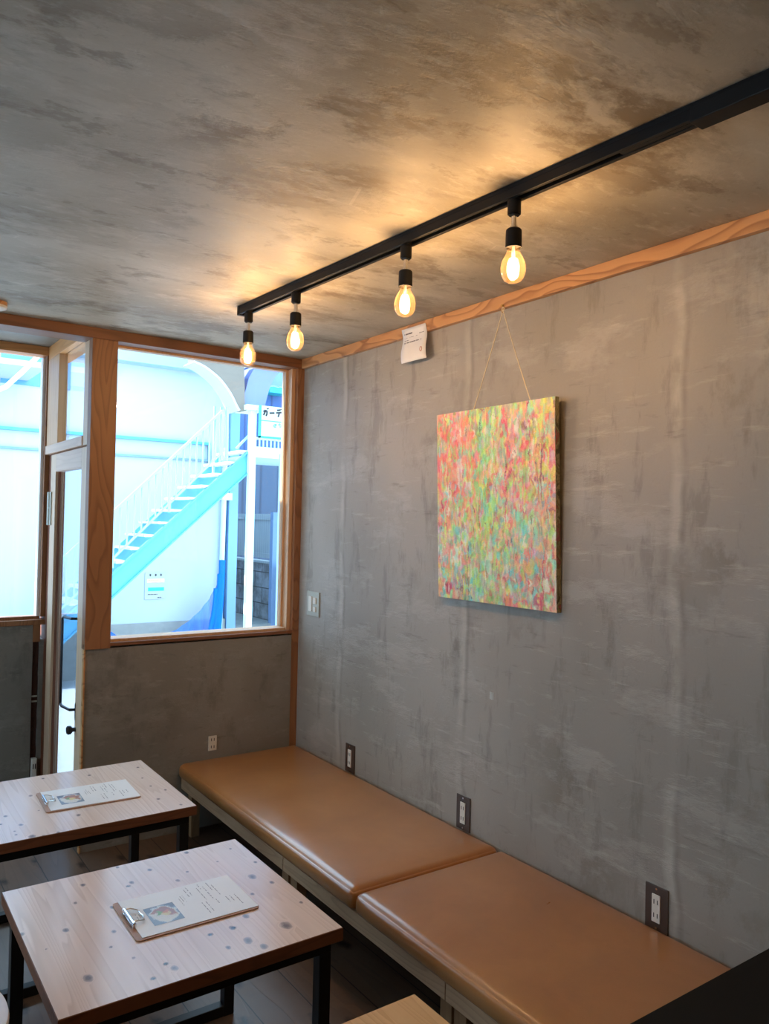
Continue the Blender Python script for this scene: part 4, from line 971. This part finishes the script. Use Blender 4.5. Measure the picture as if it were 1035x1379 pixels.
# blue net
b = bmesh.new(); NYc = 10.1; rows = []
top = curve([q(299, 752, NYc), q(293, 783, NYc), q(280, 808, NYc), q(262, 829, NYc), q(240, 846, NYc), q(215, 858, NYc), q(185, 866, NYc)], 8)
zbot = -2.02
for i, (x, z) in enumerate(top):
    col = []
    for k in range(13):
        t = k/12; zz = z + (zbot-z)*t; yy = NYc + .05*math.sin(i*1.1)*(.3+t) - .05*t
        xx = x - (x-top[0][0])*0.0
        col.append(b.verts.new((xx, yy, zz)))
    rows.append(col)
for i in range(len(rows)-1):
    for k in range(12): b.faces.new((rows[i][k], rows[i+1][k], rows[i+1][k+1], rows[i][k+1]))
m = MB(); m._add(b); nt = m.build('blue_net', 'net', None, True); tag(nt, 'blue mesh net draped down from the white pipe outside', 'net')
b = MB()
for f in (.0, .33, .66):
    xA, zA = top[int(f*16)]; pts = []
    for k in range(10): t = k/9; pts.append((xA - .02 - .25*t*t*(f+.35), NYc-.05, zA-.02 + (zbot-zA)*t))
    b.tube(pts, .045-.02*f, 8)
bu = b.build('net_fold', 'netfold', nt, True)
b = MB().prism([q(140, 846, NYc), q(150, 851, NYc), q(160, 858, NYc), q(172, 866, NYc), q(172, 875, NYc), q(140, 875, NYc)], 'y', NYc-.02, NYc)
tag(b.build('blue_net', 'net'), 'small corner of blue mesh net at the left foot of the big window', 'net')
# white bent pipe seen through the bay window
pp = [atY(-30, 540, 6.), atY(-6, 527, 6.), atY(8, 521, 6.), atY(30, 501, 6.), atY(53, 478, 6.), atY(70, 461, 6.)]
tag(MB().tube(pp, .017, 12).build('bent_pipe', 'whitesteel', None, True), 'white bent pipe outside the bay window', 'pipe')

# ---------------------------------------------------------------- light
w = bpy.data.worlds.new('sky'); bpy.context.scene.world = w; w.use_nodes = True
nt_ = w.node_tree; bg = nt_.nodes['Background']; bg.inputs[0].default_value = (.57, .80, 1.0, 1); bg.inputs[1].default_value = 4.0
sl = bpy.data.lights.new('sun', 'SUN'); sl.energy = 11; sl.color = (1, .93, .84); sl.angle = .01
so = bpy.data.objects.new('sun', sl); C.objects.link(so)
so.rotation_euler = Vector((.80, -.12, -1.0)).to_track_quat('-Z', 'Y').to_euler()
# added bulb lamps behind the viewer, unseen, for warm fill light
for i, (x, y) in enumerate(((-.6, -.8), (.9, -1.2), (-1.4, .8))):
    o = copy_tree(lamp); o.location = (x, y, ZC-.03+H); o['label'] = 'added bare bulb lamp behind the viewer, unseen, for warm fill'; o['group'] = 'added fill lamps behind the viewer'

sc = bpy.context.scene
sc.view_settings.view_transform = 'Standard'; sc.view_settings.look = 'None'; sc.view_settings.gamma = 1; sc.view_settings.exposure = 0.55
try: sc.view_settings.use_curve_mapping = False
except Exception: pass
sc.cycles.max_bounces = 10; sc.cycles.diffuse_bounces = 5; sc.cycles.transparent_max_bounces = 16
sc.cycles.sample_clamp_indirect = 8.0; sc.cycles.caustics_reflective = False; sc.cycles.caustics_refractive = False
